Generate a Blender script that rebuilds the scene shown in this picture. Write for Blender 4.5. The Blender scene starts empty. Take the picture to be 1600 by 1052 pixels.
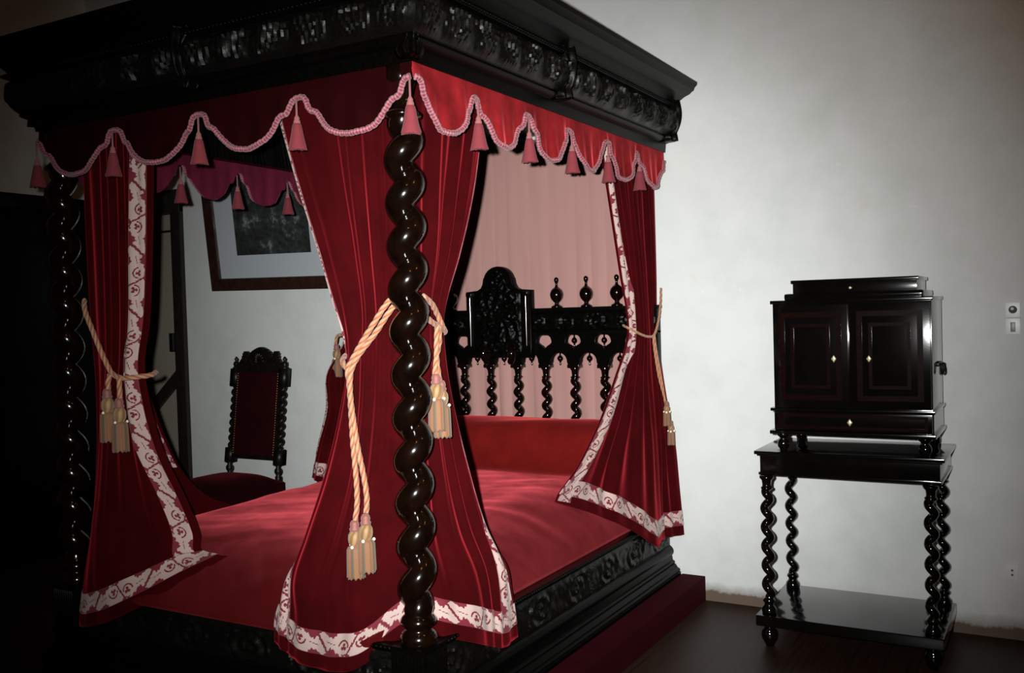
import bpy, bmesh, math, random
import numpy as np
from mathutils import Vector, Matrix, noise as mnoise
PI = math.pi
rnd = random.Random(7)
S = bpy.context.scene
COL = S.collection

# ------------------------------------------------------------------ camera
FPX = 1500.7
YAW, PIT, ROL = -0.51927257, -0.02552827, 0.02869616
CAM = np.array([0, 0, 1.5])
_cy, _sy = math.cos(YAW), math.sin(YAW)
CF = np.array([_sy*math.cos(PIT), _cy*math.cos(PIT), math.sin(PIT)])
_r = np.array([_cy, -_sy, 0.0]); _d = np.cross(CF, _r)
CR = math.cos(ROL)*_r + math.sin(ROL)*_d
CD = -math.sin(ROL)*_r + math.cos(ROL)*_d

cam_d = bpy.data.cameras.new('camera'); cam = bpy.data.objects.new('camera', cam_d); COL.objects.link(cam)
cam_d.sensor_width = 36.0; cam_d.lens = FPX/1600*36.0; cam_d.clip_start = 0.02
M = Matrix.Identity(4)
for i in range(3):
    M[i][0] = CR[i]; M[i][1] = -CD[i]; M[i][2] = -CF[i]; M[i][3] = CAM[i]
cam.matrix_world = M
S.camera = cam

# ------------------------------------------------------------------ helpers
ORG = {}
def link(o, parent=None):
    COL.objects.link(o)
    if parent is not None: o.parent = parent
    return o
def thing(name, label, cat, loc=(0, 0, 0), group=None):
    o = bpy.data.objects.new(name, None); link(o); o.location = loc
    o.empty_display_size = .1
    ORG[o.name] = np.array(loc, float)
    return tag(o, label, cat, group)
def tag(o, label, cat, group=None):
    o['label'] = label; o['category'] = cat
    if group: o['group'] = group
    return o
def worg(p):
    r = np.zeros(3)
    while p is not None:
        r = r + np.array(p.location); p = p.parent
    return r
def obj(name, V, F, m, parent=None, smooth=True, origin=None):
    """world-space verts -> ONE mesh object; origin = the object's own origin (world)"""
    V = np.asarray(V, float).reshape(-1, 3)
    po = worg(parent)
    if origin is None: origin = po
    origin = np.array(origin, float)
    me = bpy.data.meshes.new(name)
    me.from_pydata((V-origin).tolist(), [], [tuple(int(i) for i in f) for f in F])
    me.update()
    if m is not None: me.materials.append(m)
    if smooth: me.polygons.foreach_set('use_smooth', [True]*len(me.polygons))
    o = bpy.data.objects.new(name, me); link(o, parent); o.location = origin-po
    return o
def struct(name, V, F, m, parent=None, smooth=False):
    o = obj(name, V, F, m, parent, smooth)
    if parent is None: o['kind'] = 'structure'
    return o
class MB:
    """collects shapes into one mesh"""
    def __init__(s): s.V = []; s.F = []; s.n = 0
    def add(s, V, F):
        V = np.asarray(V, float).reshape(-1, 3)
        s.V.append(V); s.F += [tuple(int(i)+s.n for i in f) for f in F]; s.n += len(V); return s
    def box(s, x0, x1, y0, y1, z0, z1, b=0.0):
        if b <= 0:
            V = [(x, y, z) for z in (z0, z1) for y in (y0, y1) for x in (x0, x1)]
            return s.add(V, [(0, 2, 3, 1), (4, 5, 7, 6), (0, 1, 5, 4), (2, 6, 7, 3), (0, 4, 6, 2), (1, 3, 7, 5)])
        bm = bmesh.new(); bmesh.ops.create_cube(bm, size=1)
        for v in bm.verts:
            v.co = ((x0+x1)/2+v.co.x*(x1-x0), (y0+y1)/2+v.co.y*(y1-y0), (z0+z1)/2+v.co.z*(z1-z0))
        bmesh.ops.bevel(bm, geom=bm.edges[:], offset=b, segments=2, affect='EDGES', profile=.7)
        bm.verts.index_update()
        s.add([v.co[:] for v in bm.verts], [[v.index for v in f.verts] for f in bm.faces]); bm.free(); return s
    def lathe(s, prof, c, n=24, axis='z'):
        V = []; F = []; k = len(prof)
        for (r, h) in prof:
            for i in range(n):
                a = 2*PI*i/n; x, y = r*math.cos(a), r*math.sin(a)
                V.append({'z': (x, y, h), 'y': (x, h, y), 'x': (h, x, y)}[axis])
        for j in range(k-1):
            for i in range(n):
                F.append((j*n+i, j*n+(i+1) % n, (j+1)*n+(i+1) % n, (j+1)*n+i))
        F.append(tuple(range(n-1, -1, -1))); F.append(tuple(range((k-1)*n, k*n)))
        return s.add(np.array(V)+np.array(c), F)
    def grid(s, P, flip=False):
        P = np.asarray(P, float); a, b = P.shape[:2]
        idx = np.arange(a*b).reshape(a, b)
        q = np.stack([idx[:-1, :-1], idx[:-1, 1:], idx[1:, 1:], idx[1:, :-1]], -1).reshape(-1, 4)
        if flip: q = q[:, ::-1]
        return s.add(P.reshape(-1, 3), q.tolist())
    def build(s, name, m, parent=None, smooth=True, origin=None):
        return obj(name, np.concatenate(s.V), s.F, m, parent, smooth, origin)
def sharp(o, ang=35):
    me = o.data
    try: me.set_sharp_from_angle(angle=math.radians(ang))
    except Exception: pass
    return o
def solid(o, t, off=0):
    md = o.modifiers.new('thickness', 'SOLIDIFY'); md.thickness = t; md.offset = off; return o

def hermite(knots, pts, t):
    knots = np.asarray(knots, float); pts = np.asarray(pts, float); t = np.asarray(t, float)
    K = len(knots); d = np.zeros_like(pts)
    sl = (pts[1:]-pts[:-1])/(knots[1:]-knots[:-1]).reshape((-1,)+(1,)*(pts.ndim-1))
    d[0] = sl[0]; d[-1] = sl[-1]
    if K > 2: d[1:-1] = .5*(sl[1:]+sl[:-1])
    i = np.clip(np.searchsorted(knots, t, side='right')-1, 0, K-2)
    h = knots[i+1]-knots[i]; u = (t-knots[i])/h
    sh = (-1,)+(1,)*(pts.ndim-1); u = u.reshape(sh); h = h.reshape(sh)
    return (2*u**3-3*u**2+1)*pts[i]+(u**3-2*u**2+u)*h*d[i]+(-2*u**3+3*u**2)*pts[i+1]+(u**3-u**2)*h*d[i+1]

def path(pts, step=.006):
    pts = np.asarray(pts, float); L = np.r_[0, np.cumsum(np.linalg.norm(np.diff(pts, axis=0), axis=1))]
    n = max(8, int(L[-1]/step)); Q = hermite(L, pts, np.linspace(0, L[-1], n))
    return Q
def frames(Q):
    T = np.gradient(Q, axis=0); T /= np.linalg.norm(T, axis=1)[:, None]+1e-12
    N = np.zeros_like(T); a = np.array([0, 0, 1.0]) if abs(T[0, 2]) < .9 else np.array([1.0, 0, 0])
    v = a-T[0]*(a@T[0]); N[0] = v/np.linalg.norm(v)
    for i in range(1, len(T)):
        v = N[i-1]-T[i]*(N[i-1]@T[i]); N[i] = v/(np.linalg.norm(v)+1e-12)
    return T, N, np.cross(T, N)
def tube(Q, r, n=10, cap=True):
    Q = np.asarray(Q, float); T, N, B = frames(Q); r = np.broadcast_to(np.asarray(r, float), (len(Q),))
    a = np.linspace(0, 2*PI, n, endpoint=False)
    P = Q[:, None]+r[:, None, None]*(np.cos(a)[None, :, None]*N[:, None]+np.sin(a)[None, :, None]*B[:, None])
    V = P.reshape(-1, 3); F = []; k = len(Q)
    for j in range(k-1):
        for i in range(n): F.append((j*n+i, j*n+(i+1) % n, (j+1)*n+(i+1) % n, (j+1)*n+i))
    if cap: F.append(tuple(range(n-1, -1, -1))); F.append(tuple(range((k-1)*n, k*n)))
    return V, F
def set_attr(o, name, vals):
    a = o.data.attributes.new(name, 'FLOAT', 'POINT'); a.data.foreach_set('value', np.asarray(vals, np.float32).ravel())
def rope(name, pts, r, m, parent, pitch=.05, strands=3, n=14, depth=.28, step=.0035, weave=False):
    """a twisted cord: lobed section turning along its path; attribute 'strand' drives the colours"""
    Q = path(pts, step); T, N, B = frames(Q)
    L = np.r_[0, np.cumsum(np.linalg.norm(np.diff(Q, axis=0), axis=1))]
    a = np.linspace(0, 2*PI, n, endpoint=False)
    ph = strands*(a[None]-2*PI*L[:, None]/pitch/1.0)
    lob = np.abs(np.cos(ph/2))
    R = r*(1-depth+depth*lob)
    P = Q[:, None]+R[..., None]*(np.cos(a)[None, :, None]*N[:, None]+np.sin(a)[None, :, None]*B[:, None])
    k = len(Q); F = []
    for j in range(k-1):
        for i in range(n): F.append((j*n+i, j*n+(i+1) % n, (j+1)*n+(i+1) % n, (j+1)*n+i))
    F.append(tuple(range(n-1, -1, -1))); F.append(tuple(range((k-1)*n, k*n)))
    o = obj(name, P.reshape(-1, 3), F, m, parent)
    if weave:
        p2 = strands*(a[None]+2*PI*L[:, None]/pitch)
        set_attr(o, 'strand', .5+.5*np.cos(ph)*np.cos(p2))
    else: set_attr(o, 'strand', (.5+.5*np.cos(ph*1.0+1.0)))
    return o

# value noise in numpy
def vnoise(x, y, seed=0):
    xi = np.floor(x).astype(np.int64); yi = np.floor(y).astype(np.int64); fx = x-xi; fy = y-yi
    def h(a, b):
        n = (a*374761393+b*668265263+seed*974634777) & 0x7fffffff
        n = ((n ^ (n >> 13))*1274126177) & 0x7fffffff
        return ((n ^ (n >> 16)) & 0xffff)/65535.0
    u = fx*fx*(3-2*fx); v = fy*fy*(3-2*fy)
    return (h(xi, yi)*(1-u)+h(xi+1, yi)*u)*(1-v)+(h(xi, yi+1)*(1-u)+h(xi+1, yi+1)*u)*v
def leafage(s, z, H, L=.15, seed=1):
    """relief of upright acanthus leaves side by side over a band 0<z<H"""
    s = np.asarray(s, float); z = np.asarray(z, float); k = np.floor(s/L); p = (s/L-k-.5)*L
    y = z/H; wob = .012*np.sin(y*5+k*1.7)
    fan = (p+wob)/(L*(.28+.24*np.sin(np.clip(y, 0, 1)*PI*.75)))
    veins = .5+.5*np.cos(fan*2*PI*3.2+1.2*np.sin(y*9+k))
    edge = np.clip(1.25-np.abs(fan)*1.05, 0, 1)
    lob = .5+.5*np.cos((y*5.5-np.abs(fan)*1.6)*2*PI)
    h = edge*(.35+.45*veins+.30*lob*np.abs(fan))+.45*vnoise(s*55, z*40, seed)*vnoise(s*20, z*20, seed+2)
    h = h+.5*np.exp(-((y-.82)/.10)**2)*np.exp(-(fan/.6)**2)
    e = np.minimum(z, H-z)/H
    return np.clip(h, 0, 1.3)*np.clip(e*9, 0, 1)
def carving(s, z, H, L=.26, seed=1):
    """relief height 0..1 of running acanthus scrolls over a band 0<z<H"""
    s = np.asarray(s, float); z = np.asarray(z, float)
    k = np.floor(s/L); p = (s/L-k-.5)*L; up = np.where(k % 2 == 0, 1, -1)
    q = (z-H*.5)*up
    d = np.hypot(p, (q-.02*H)*L/H*.62); th = np.arctan2(q, p)
    sp = .5+.5*np.cos(th*1.0-d*2*PI/(L*.17))
    lobes = .5+.5*np.cos(th*7+d*60)
    h = np.where(d < L*.34, sp*(.55+.45*lobes), .0)
    leaf = .5+.5*np.sin((p+q*1.7)*2*PI/.028+3*vnoise(s*30, z*30, seed))
    h = np.where(d >= L*.34, .35+.5*leaf*vnoise(s*26, z*34, seed+3), h)
    h = .7*h+.5*vnoise(s*46, z*46, seed+5)*vnoise(s*16, z*16, seed+9)
    e = np.minimum(z, H-z)/H
    return np.clip(h, 0, 1.2)*np.clip(e*9, 0, 1)

def plate(name, loops, y, t, m, parent, bevel=.003, origin=None):
    """flat outline with holes (x,z loops), extruded along y with a small bevel, ONE mesh"""
    cu = bpy.data.curves.new(name, 'CURVE'); cu.dimensions = '2D'; cu.fill_mode = 'BOTH'
    cu.extrude = t/2-bevel; cu.bevel_depth = bevel; cu.bevel_resolution = 1
    for lp in loops:
        sp = cu.splines.new('POLY'); sp.points.add(len(lp)-1); sp.use_cyclic_u = True
        for p, (x, z) in zip(sp.points, lp): p.co = (x, z, 0, 1)
    tmp = bpy.data.objects.new('tmp', cu); COL.objects.link(tmp)
    bpy.context.view_layer.update()
    me = bpy.data.meshes.new_from_object(tmp.evaluated_get(bpy.context.evaluated_depsgraph_get()))
    V = np.array([v.co[:] for v in me.vertices]); F = [tuple(p.vertices) for p in me.polygons]
    bpy.data.objects.remove(tmp); bpy.data.curves.remove(cu); bpy.data.meshes.remove(me)
    W = np.stack([V[:, 0], y-V[:, 2], V[:, 1]], 1)
    o = obj(name, W, F, m, parent, True, origin); return sharp(o, 40)

# ------------------------------------------------------------------ materials
def mat(name, base=(.5, .5, .5), rough=.5, **kw):
    m = bpy.data.materials.new(name); m.use_nodes = True
    b = m.node_tree.nodes['Principled BSDF']
    b.inputs['Base Color'].default_value = (*base, 1); b.inputs['Roughness'].default_value = rough
    for k, v in kw.items():
        k = k.replace('_', ' ')
        if k in b.inputs:
            b.inputs[k].default_value = (*v, 1) if isinstance(v, tuple) and len(v) == 3 else v
    return m
class NT:
    def __init__(s, m): s.m = m; s.t = m.node_tree; s.b = s.t.nodes['Principled BSDF']
    def n(s, typ, **kw):
        x = s.t.nodes.new(typ)
        for k, v in kw.items():
            if hasattr(x, k) and k not in x.inputs: setattr(x, k, v)
            else: x.inputs[k].default_value = v
        return x
    def l(s, a, b): s.t.links.new(a, b)
    def coord(s, scale=(1, 1, 1)):
        c = s.n('ShaderNodeTexCoord'); mp = s.n('ShaderNodeMapping'); mp.inputs['Scale'].default_value = scale
        s.l(c.outputs['Object'], mp.inputs['Vector']); return mp.outputs['Vector']
    def noise(s, vec, scale, detail=4, rough=.55):
        x = s.n('ShaderNodeTexNoise'); x.inputs['Scale'].default_value = scale; x.inputs['Detail'].default_value = detail
        x.inputs['Roughness'].default_value = rough
        if vec is not None: s.l(vec, x.inputs['Vector'])
        return x.outputs['Fac']
    def ramp(s, fac, stops):
        x = s.n('ShaderNodeValToRGB'); e = x.color_ramp.elements
        while len(e) < len(stops): e.new(.5)
        for q, (p, c) in zip(e, stops): q.position = p; q.color = (*c, 1) if len(c) == 3 else c
        s.l(fac, x.inputs['Fac']); return x.outputs['Color']
    def mix(s, fac, a, b, mode='MIX'):
        x = s.n('ShaderNodeMix'); x.data_type = 'RGBA'; x.blend_type = mode
        for v, i in ((fac, 0), (a, 6), (b, 7)):
            if hasattr(v, 'links') or hasattr(v, 'is_linked'): s.l(v, x.inputs[i])
            else: x.inputs[i].default_value = v if i == 0 else (*v, 1)
        return x.outputs[2]
    def bump(s, h, strength=.3, dist=.01):
        x = s.n('ShaderNodeBump'); x.inputs['Strength'].default_value = strength; x.inputs['Distance'].default_value = dist
        s.l(h, x.inputs['Height']); s.l(x.outputs['Normal'], s.b.inputs['Normal']); return x

def wood(name, c0, c1, rough=.28, bump=.15, scale=(3, 3, 30), coat=.0, spec=.4):
    m = mat(name, c0, rough, Coat_Weight=coat, Coat_Roughness=.08, Specular_IOR_Level=spec); t = NT(m)
    v = t.coord(scale); n = t.noise(v, 4.0, 6, .6)
    t.l(t.ramp(n, [(.3, c0), (.75, c1)]), t.b.inputs['Base Color'])
    if bump: t.bump(t.noise(t.coord((12, 12, 40)), 6, 4), bump, .002)
    return m
M_POST = wood('polished_turned_wood', (.0012, .0006, .0004), (.006, .0021, .0010), .15, .04, (6, 6, 3), .45, .35)
M_CARV = wood('carved_black_oak', (.0006, .0006, .0005), (.0022, .0019, .0016), .33, .30, (14, 14, 14), spec=.07)
M_RELF = wood('carved_relief_oak', (.0010, .0010, .0009), (.0045, .0042, .0036), .40, .35, (30, 30, 30), spec=.24)
M_EBON = wood('ebonised_wood', (.0016, .0014, .0012), (.003, .0026, .0022), .10, .02, (4, 4, 4), .4, .3)
M_ROSE = wood('dark_rosewood_inlay', (.0035, .0010, .0008), (.008, .0018, .0014), .2, .03, (4, 4, 14), .0, .1)
M_CHAIR = wood('chair_walnut', (.003, .0025, .002), (.009, .006, .0045), .4, .2, (8, 8, 8), spec=.25)
M_FRAME = wood('picture_frame_wood', (.018, .008, .006), (.04, .016, .011), .35, .1, (8, 8, 8))
M_DOORF = wood('door_frame_wood', (.010, .008, .007), (.022, .016, .013), .5, .2, (8, 8, 3))

def velvet(name, base, tint, sheen=1.0, srough=.3, crush=.35, extra=0, nap=0):
    m = mat(name, base, .9, Sheen_Weight=sheen, Sheen_Roughness=srough, Sheen_Tint=tint, Specular_IOR_Level=.05)
    t = NT(m); v = t.coord((1, 1, 1))
    n = t.noise(v, 7, 5, .6)
    lo = tuple(c*(1-crush) for c in base); hi = tuple(c*(1+crush) for c in base)
    t.l(t.ramp(n, [(.3, lo), (.7, hi)]), t.b.inputs['Base Color'])
    bp = t.bump(t.noise(t.coord((1, 1, 1)), 260, 2), .25, .002)
    if nap:                          # pile brushed this way and that
        q = t.noise(t.coord((1, 1, 1)), 4.2, 5, .62)
        t.l(t.ramp(q, [(.34, (sheen*(1-nap),)*3), (.62, (sheen,)*3)]), t.b.inputs['Sheen Weight'])
    out = [x for x in t.t.nodes if x.type == 'OUTPUT_MATERIAL'][0]; last = t.b.outputs[0]
    for k in range(extra):          # deeper pile: further sheen lobes
        sh = t.n('ShaderNodeBsdfSheen'); sh.inputs['Color'].default_value = (*tint, 1); sh.inputs['Roughness'].default_value = srough
        t.l(bp.outputs[0], sh.inputs['Normal'])
        ad = t.n('ShaderNodeAddShader'); t.l(last, ad.inputs[0]); t.l(sh.outputs[0], ad.inputs[1]); last = ad.outputs[0]
    t.l(last, out.inputs['Surface'])
    return m
M_CURT = velvet('crimson_velvet', (.032, .0006, .0013), (.62, .035, .05), .62, .44, .3)
M_SPRD = velvet('rose_red_velvet', (.060, .0024, .0026), (1, .13, .16), .85, .44, .22, nap=.5)
M_BOL = velvet('warm_red_velvet', (.125, .0062, .0050), (1, .12, .13), .6, .40, .2)
M_VAL = velvet('nap_darkened_velvet', (.0135, .0003, .0008), (.5, .012, .03), .15, .25, .2)  # foot valance: nap turned from the flash, its darkness painted into the base
M_VALS = velvet('nap_brightened_velvet', (.23, .012, .015), (.9, .11, .12), .8, .3, .5)  # side valance: nap catching the flash, painted in as a brighter base
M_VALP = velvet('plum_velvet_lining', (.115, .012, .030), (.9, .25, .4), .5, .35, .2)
M_STEP = velvet('dark_red_carpet', (.019, .0008, .0022), (.3, .02, .04), .06, .5, .35)
M_CHV = velvet('maroon_upholstery', (.015, .0012, .002), (.4, .04, .05), .2, .4, .3)
M_TAS = velvet('rose_pink_silk_fringe', (.20, .038, .046), (1, .5, .5), .15, .5, .15)
M_TASH = velvet('pale_pink_silk', (.28, .11, .11), (1, .7, .7), .2, .5, .15)

def two_tone(name, a, b, attr='strand', rough=.7, lo=.35, hi=.65, sheen=.2):
    m = mat(name, a, rough, Sheen_Weight=sheen, Specular_IOR_Level=.25); t = NT(m)
    at = t.n('ShaderNodeAttribute'); at.attribute_name = attr
    t.l(t.ramp(at.outputs['Fac'], [(lo, a), (hi, b)]), t.b.inputs['Base Color'])
    return m
M_CORD = two_tone('pink_chenille_cord', (.17, .028, .045), (.40, .17, .19), lo=.3, hi=.75)
M_ROPE = two_tone('peach_silk_rope', (.31, .095, .045), (.42, .235, .130), lo=.25, hi=.6)
M_BORD = two_tone('damask_border', (.145, .011, .022), (.45, .335, .30), 'motif', .75, .4, .6)
M_GFR = two_tone('peach_bullion_fringe', (.22, .105, .052), (.10, .085, .060), 'strand', .75, .75, .92)
M_GHD = two_tone('gold_netted_knob', (.21, .11, .042), (.31, .20, .10), 'strand', .55, .3, .7)
M_PINKB = mat('pink_silk_ring', (.22, .075, .060), .6, Sheen_Weight=.3)
M_BTN = mat('pearl_button', (.9, .75, .6), .3)

def backcloth_mat():
    m = mat('dusty_pink_cloth', (.46, .25, .22), .9, Sheen_Weight=.15, Specular_IOR_Level=.1); t = NT(m)
    n = t.noise(t.coord((4, 1, .5)), 3, 3)
    t.l(t.ramp(n, [(.3, (.37, .205, .185)), (.7, (.40, .225, .20))]), t.b.inputs['Base Color'])
    t.bump(t.noise(t.coord((400, 1, 400)), 1, 1), .15, .001); return m
M_BACK = backcloth_mat()

def plaster(name='plaster_wall'):
    m = mat(name, (.70, .68, .60), .8, Specular_IOR_Level=.25); t = NT(m)
    c = t.n('ShaderNodeNewGeometry'); pos = c.outputs['Position']
    big = t.noise(pos, 1.1, 5, .6); mid = t.noise(pos, 5.5, 6, .6); fine = t.noise(pos, 55, 3)
    col = t.ramp(big, [(.3, (.555, .585, .562)), (.7, (.662, .690, .672))])
    col = t.mix(t.ramp(mid, [(.35, (.0,)*3), (.70, (.8,)*3)]), col, (.69, .715, .705))
    # ochre damp stains
    st = t.ramp(t.noise(pos, 3.2, 6, .65), [(.64, (0,)*3), (.76, (.55,)*3)])
    col = t.mix(st, col, (.60, .55, .40))
    # whitewashed scuffs
    sc = t.ramp(t.noise(pos, 9, 7, .75), [(.66, (0,)*3), (.72, (.8,)*3)])
    col = t.mix(sc, col, (.78, .78, .76))
    # grimy band where the wall meets the floor, with a ragged edge of its own
    sx = t.n('ShaderNodeSeparateXYZ'); t.l(pos, sx.inputs[0])
    ad = t.n('ShaderNodeMath'); ad.operation = 'MULTIPLY_ADD'; ad.inputs[1].default_value = -.085
    t.l(t.noise(pos, 7, 6, .7), ad.inputs[0]); t.l(sx.outputs['Z'], ad.inputs[2])
    gr = t.ramp(ad.outputs[0], [(.0, (.95,)*3), (.012, (.55,)*3), (.06, (0,)*3)])
    col = t.mix(gr, col, (.10, .060, .036))
    t.l(col, t.b.inputs['Base Color'])
    h = t.mix(.35, t.noise(pos, 14, 5, .6), fine)
    t.bump(h, .35, .006)
    return m
M_WALL = plaster()
def floor_mat():
    m = mat('dark_floorboards', (.022, .011, .007), .45, Specular_IOR_Level=.14); t = NT(m)
    c = t.n('ShaderNodeNewGeometry'); mp = t.n('ShaderNodeMapping'); t.l(c.outputs['Position'], mp.inputs['Vector'])
    mp.inputs['Rotation'].default_value = (0, 0, PI/2)
    br = t.n('ShaderNodeTexBrick'); t.l(mp.outputs[0], br.inputs['Vector'])
    br.inputs['Scale'].default_value = 1; br.inputs['Brick Width'].default_value = 2.4; br.inputs['Row Height'].default_value = .13
    br.inputs['Mortar Size'].default_value = .003; br.inputs['Color1'].default_value = (.034, .014, .007, 1)
    br.inputs['Color2'].default_value = (.018, .009, .006, 1); br.inputs['Mortar'].default_value = (.004, .003, .002, 1)
    mp2 = t.n('ShaderNodeMapping'); t.l(c.outputs['Position'], mp2.inputs['Vector']); mp2.inputs['Scale'].default_value = (30, 2, 1)
    n = t.noise(mp2.outputs[0], 2, 5)
    t.l(t.mix(.5, br.outputs['Color'], t.ramp(n, [(.3, (.012, .006, .004)), (.7, (.045, .022, .013))])), t.b.inputs['Base Color'])
    t.bump(n, .15, .003); return m
M_FLOOR = floor_mat()
M_CEIL = mat('dark_timber_ceiling', (.035, .024, .017), .7)
M_BRASS = mat('ivory_brass', (.72, .62, .38), .35, Metallic=.55)
M_IRON = mat('black_iron', (.01, .01, .01), .45, Metallic=.6)
M_NAIL = mat('brass_nails', (.45, .30, .10), .35, Metallic=.9)
M_PLAST = mat('cream_switch_plastic', (.72, .74, .76), .35)
M_DARK = mat('dark_bakelite', (.10, .11, .12), .35)
M_DOOR = mat('drab_painted_door', (.30, .26, .21), .7)
M_MAT = mat('pale_blue_grey_mount', (.50, .55, .58), .85)
def print_mat():
    m = mat('old_engraving', (.02, .02, .02), .8); t = NT(m)
    v = t.coord((1, 1, 1))
    a = t.noise(v, 6, 8, .68); b = t.noise(v, 26, 6, .7)
    col = t.ramp(a, [(.47, (.005, .007, .007)), (.57, (.035, .04, .04)), (.67, (.40, .42, .42))])
    col = t.mix(.35, col, t.ramp(b, [(.4, (.006, .007, .007)), (.75, (.10, .105, .105))]))
    t.l(col, t.b.inputs['Base Color']); return m
M_PRINT = print_mat()
def glass_mat():
    m = bpy.data.materials.new('picture_glass'); m.use_nodes = True; t = m.node_tree; t.nodes.clear()
    o = t.nodes.new('ShaderNodeOutputMaterial'); mx = t.nodes.new('ShaderNodeMixShader')
    a = t.nodes.new('ShaderNodeBsdfTransparent'); g = t.nodes.new('ShaderNodeBsdfGlossy'); g.inputs['Roughness'].default_value = .05
    mx.inputs[0].default_value = .05
    t.links.new(a.outputs[0], mx.inputs[1]); t.links.new(g.outputs[0], mx.inputs[2])
    t.links.new(mx.outputs[0], o.inputs[0]); return m
M_GLASS = glass_mat()

# ------------------------------------------------------------------ room
WY = 4.70; WXL = -6.25; WXR = 5.5; WYF = -7.0; WZ = 3.9
DX0, DX1, DZ = -6.12, -5.36, 2.36
mb = MB(); mb.box(WXL-.2, DX0, WY, WY+.2, -.1, WZ); mb.box(DX1, WXR+.2, WY, WY+.2, -.1, WZ); mb.box(DX0, DX1, WY, WY+.2, DZ, WZ)
struct('wall_back', np.concatenate(mb.V), mb.F, M_WALL)
struct('wall_left', *[(m_.V[0], m_.F) for m_ in [MB().box(WXL-.2, WXL, WYF-.2, WY, -.1, WZ)]][0], M_WALL)
struct('wall_right', *[(m_.V[0], m_.F) for m_ in [MB().box(WXR, WXR+.2, WYF-.2, WY, -.1, WZ)]][0], M_WALL)
struct('wall_front', *[(m_.V[0], m_.F) for m_ in [MB().box(WXL, WXR, WYF-.2, WYF, -.1, WZ)]][0], M_WALL)
struct('floor', *[(m_.V[0], m_.F) for m_ in [MB().box(WXL-.2, WXR+.2, WYF-.2, WY+.2, -.2, 0)]][0], M_FLOOR)
struct('ceiling', *[(m_.V[0], m_.F) for m_ in [MB().box(WXL-.2, WXR+.2, WYF-.2, WY+.2, WZ, WZ+.1)]][0], M_CEIL)
# door in the corner
mb = MB().box(DX0, DX1, WY+.05, WY+.10, 0.005, DZ)
door = struct('door_1', mb.V[0], mb.F, M_DOOR)
mb = MB(); mb.box(DX1-.03, DX1+.065, WY-.035, WY+.11, 0, DZ+.0, .006); mb.box(DX0-.05, DX0+.05, WY-.035, WY+.11, 0, DZ, .006)
mb.box(DX0-.05, DX1+.065, WY-.04, WY+.11, DZ-.10, DZ+.06, .006)
sharp(mb.build('door_frame', M_DOORF, door))
mb = MB(); mb.box(DX0+.04, DX1-.03, WY+.035, WY+.055, 2.135, 2.15); mb.box(DX0+.04, DX1-.03, WY+.028, WY+.055, .42, .50)
d = MB(); p0 = np.array([-6.05, .60]); p1 = np.array([DX1-.02, 1.16]); dr = (p1-p0)/np.linalg.norm(p1-p0); nn = np.array([-dr[1], dr[0]])*.04
q = [p0+nn, p0-nn, p1-nn, p1+nn]
d.add([(a[0], WY+.02, a[1]) for a in q]+[(a[0], WY+.055, a[1]) for a in q], [(0, 1, 2, 3), (7, 6, 5, 4), (0, 4, 5, 1), (1, 5, 6, 2), (2, 6, 7, 3), (3, 7, 4, 0)])
mb.add(d.V[0], d.F); mb.build('door_brace', M_DOORF, door, False)
MB().box(DX1-.055, DX1-.015, WY-.06, WY+.05, 1.29, 1.42, .005).build('door_latch', M_IRON, door)

# ------------------------------------------------------------------ bed
BX0, BX1, BY0, BY1 = -3.605, -1.765, 2.465, WY-.015     # outer plan of rails
PXR, PXL, PY = -1.822, -3.548, 2.522                     # foot posts
BCX = (PXR+PXL)/2
bed = thing('four_poster_bed', 'huge black carved four-poster bed with twisted posts and heavy carved canopy', 'bed', (BCX, 3.58, 0))

def sweep(name, prof, base, m, parent, carve=None, leafy=False, step=.0085, sides=('left', 'foot', 'right')):
    """profile [(z,out)] run round left side, foot, right side with mitred corners; carve=(z0,z1,depth,fn)"""
    x0, x1, y0, y1 = base; mb = MB(); prof = np.array(prof, float)
    # resample the profile densely inside the carved band
    P = [prof[0]]
    for a, b in zip(prof[:-1], prof[1:]):
        n = 1
        if carve and min(a[0], b[0]) >= carve[0]-1e-6 and max(a[0], b[0]) <= carve[1]+1e-6: n = max(1, int(abs(b[0]-a[0])/.008))
        for k in range(1, n+1): P.append(a+(b-a)*k/n)
    P = np.array(P); Z = P[:, 0]; O = P[:, 1]
    for side in sides:
        L = (y1-y0) if side != 'foot' else (x1-x0)
        n = int(L/step) if carve else 2
        t = np.linspace(0, 1, n+1)[:, None]
        o = np.broadcast_to(O[None], (n+1, len(O))).copy(); zz = np.broadcast_to(Z[None], o.shape)
        if carve:
            s = t*L; z0, z1, dep, seed = carve
            inb = (zz >= z0-1e-6) & (zz <= z1+1e-6)
            h = (leafage if leafy else carving)(np.broadcast_to(s, o.shape), zz-z0, z1-z0, L/round(L/(.16 if leafy else .3)), seed)
            fade = np.clip(np.minimum(s, L-s)/.03, 0, 1)
            o = o+np.where(inb, h*dep*fade, 0)
        if side == 'right': X = x1+o; Y = (y0-o)*(1-t)+y1*t
        elif side == 'left': X = x0-o; Y = (y0-o)*(1-t)+y1*t
        else: Y = y0-o; X = (x0-o)*(1-t)+(x1+o)*t
        mb.grid(np.stack([X, Y, zz], -1), flip=(side == 'left'))
    for xs, sg in ((x0, -1), (x1, 1)):        # head-end caps
        k = len(P); V = [(xs+sg*O[i], y1, Z[i]) for i in range(k)]
        mb.add(V, [tuple(range(k))])
    o = sharp(mb.build(name, m, parent), 28)
    if carve:
        o.data.materials.append(M_RELF)
        for p in o.data.polygons:
            if carve[0]-1e-4 < p.center.z+worg(parent)[2] < carve[1]+1e-4: p.material_index = 1
    return o

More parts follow.
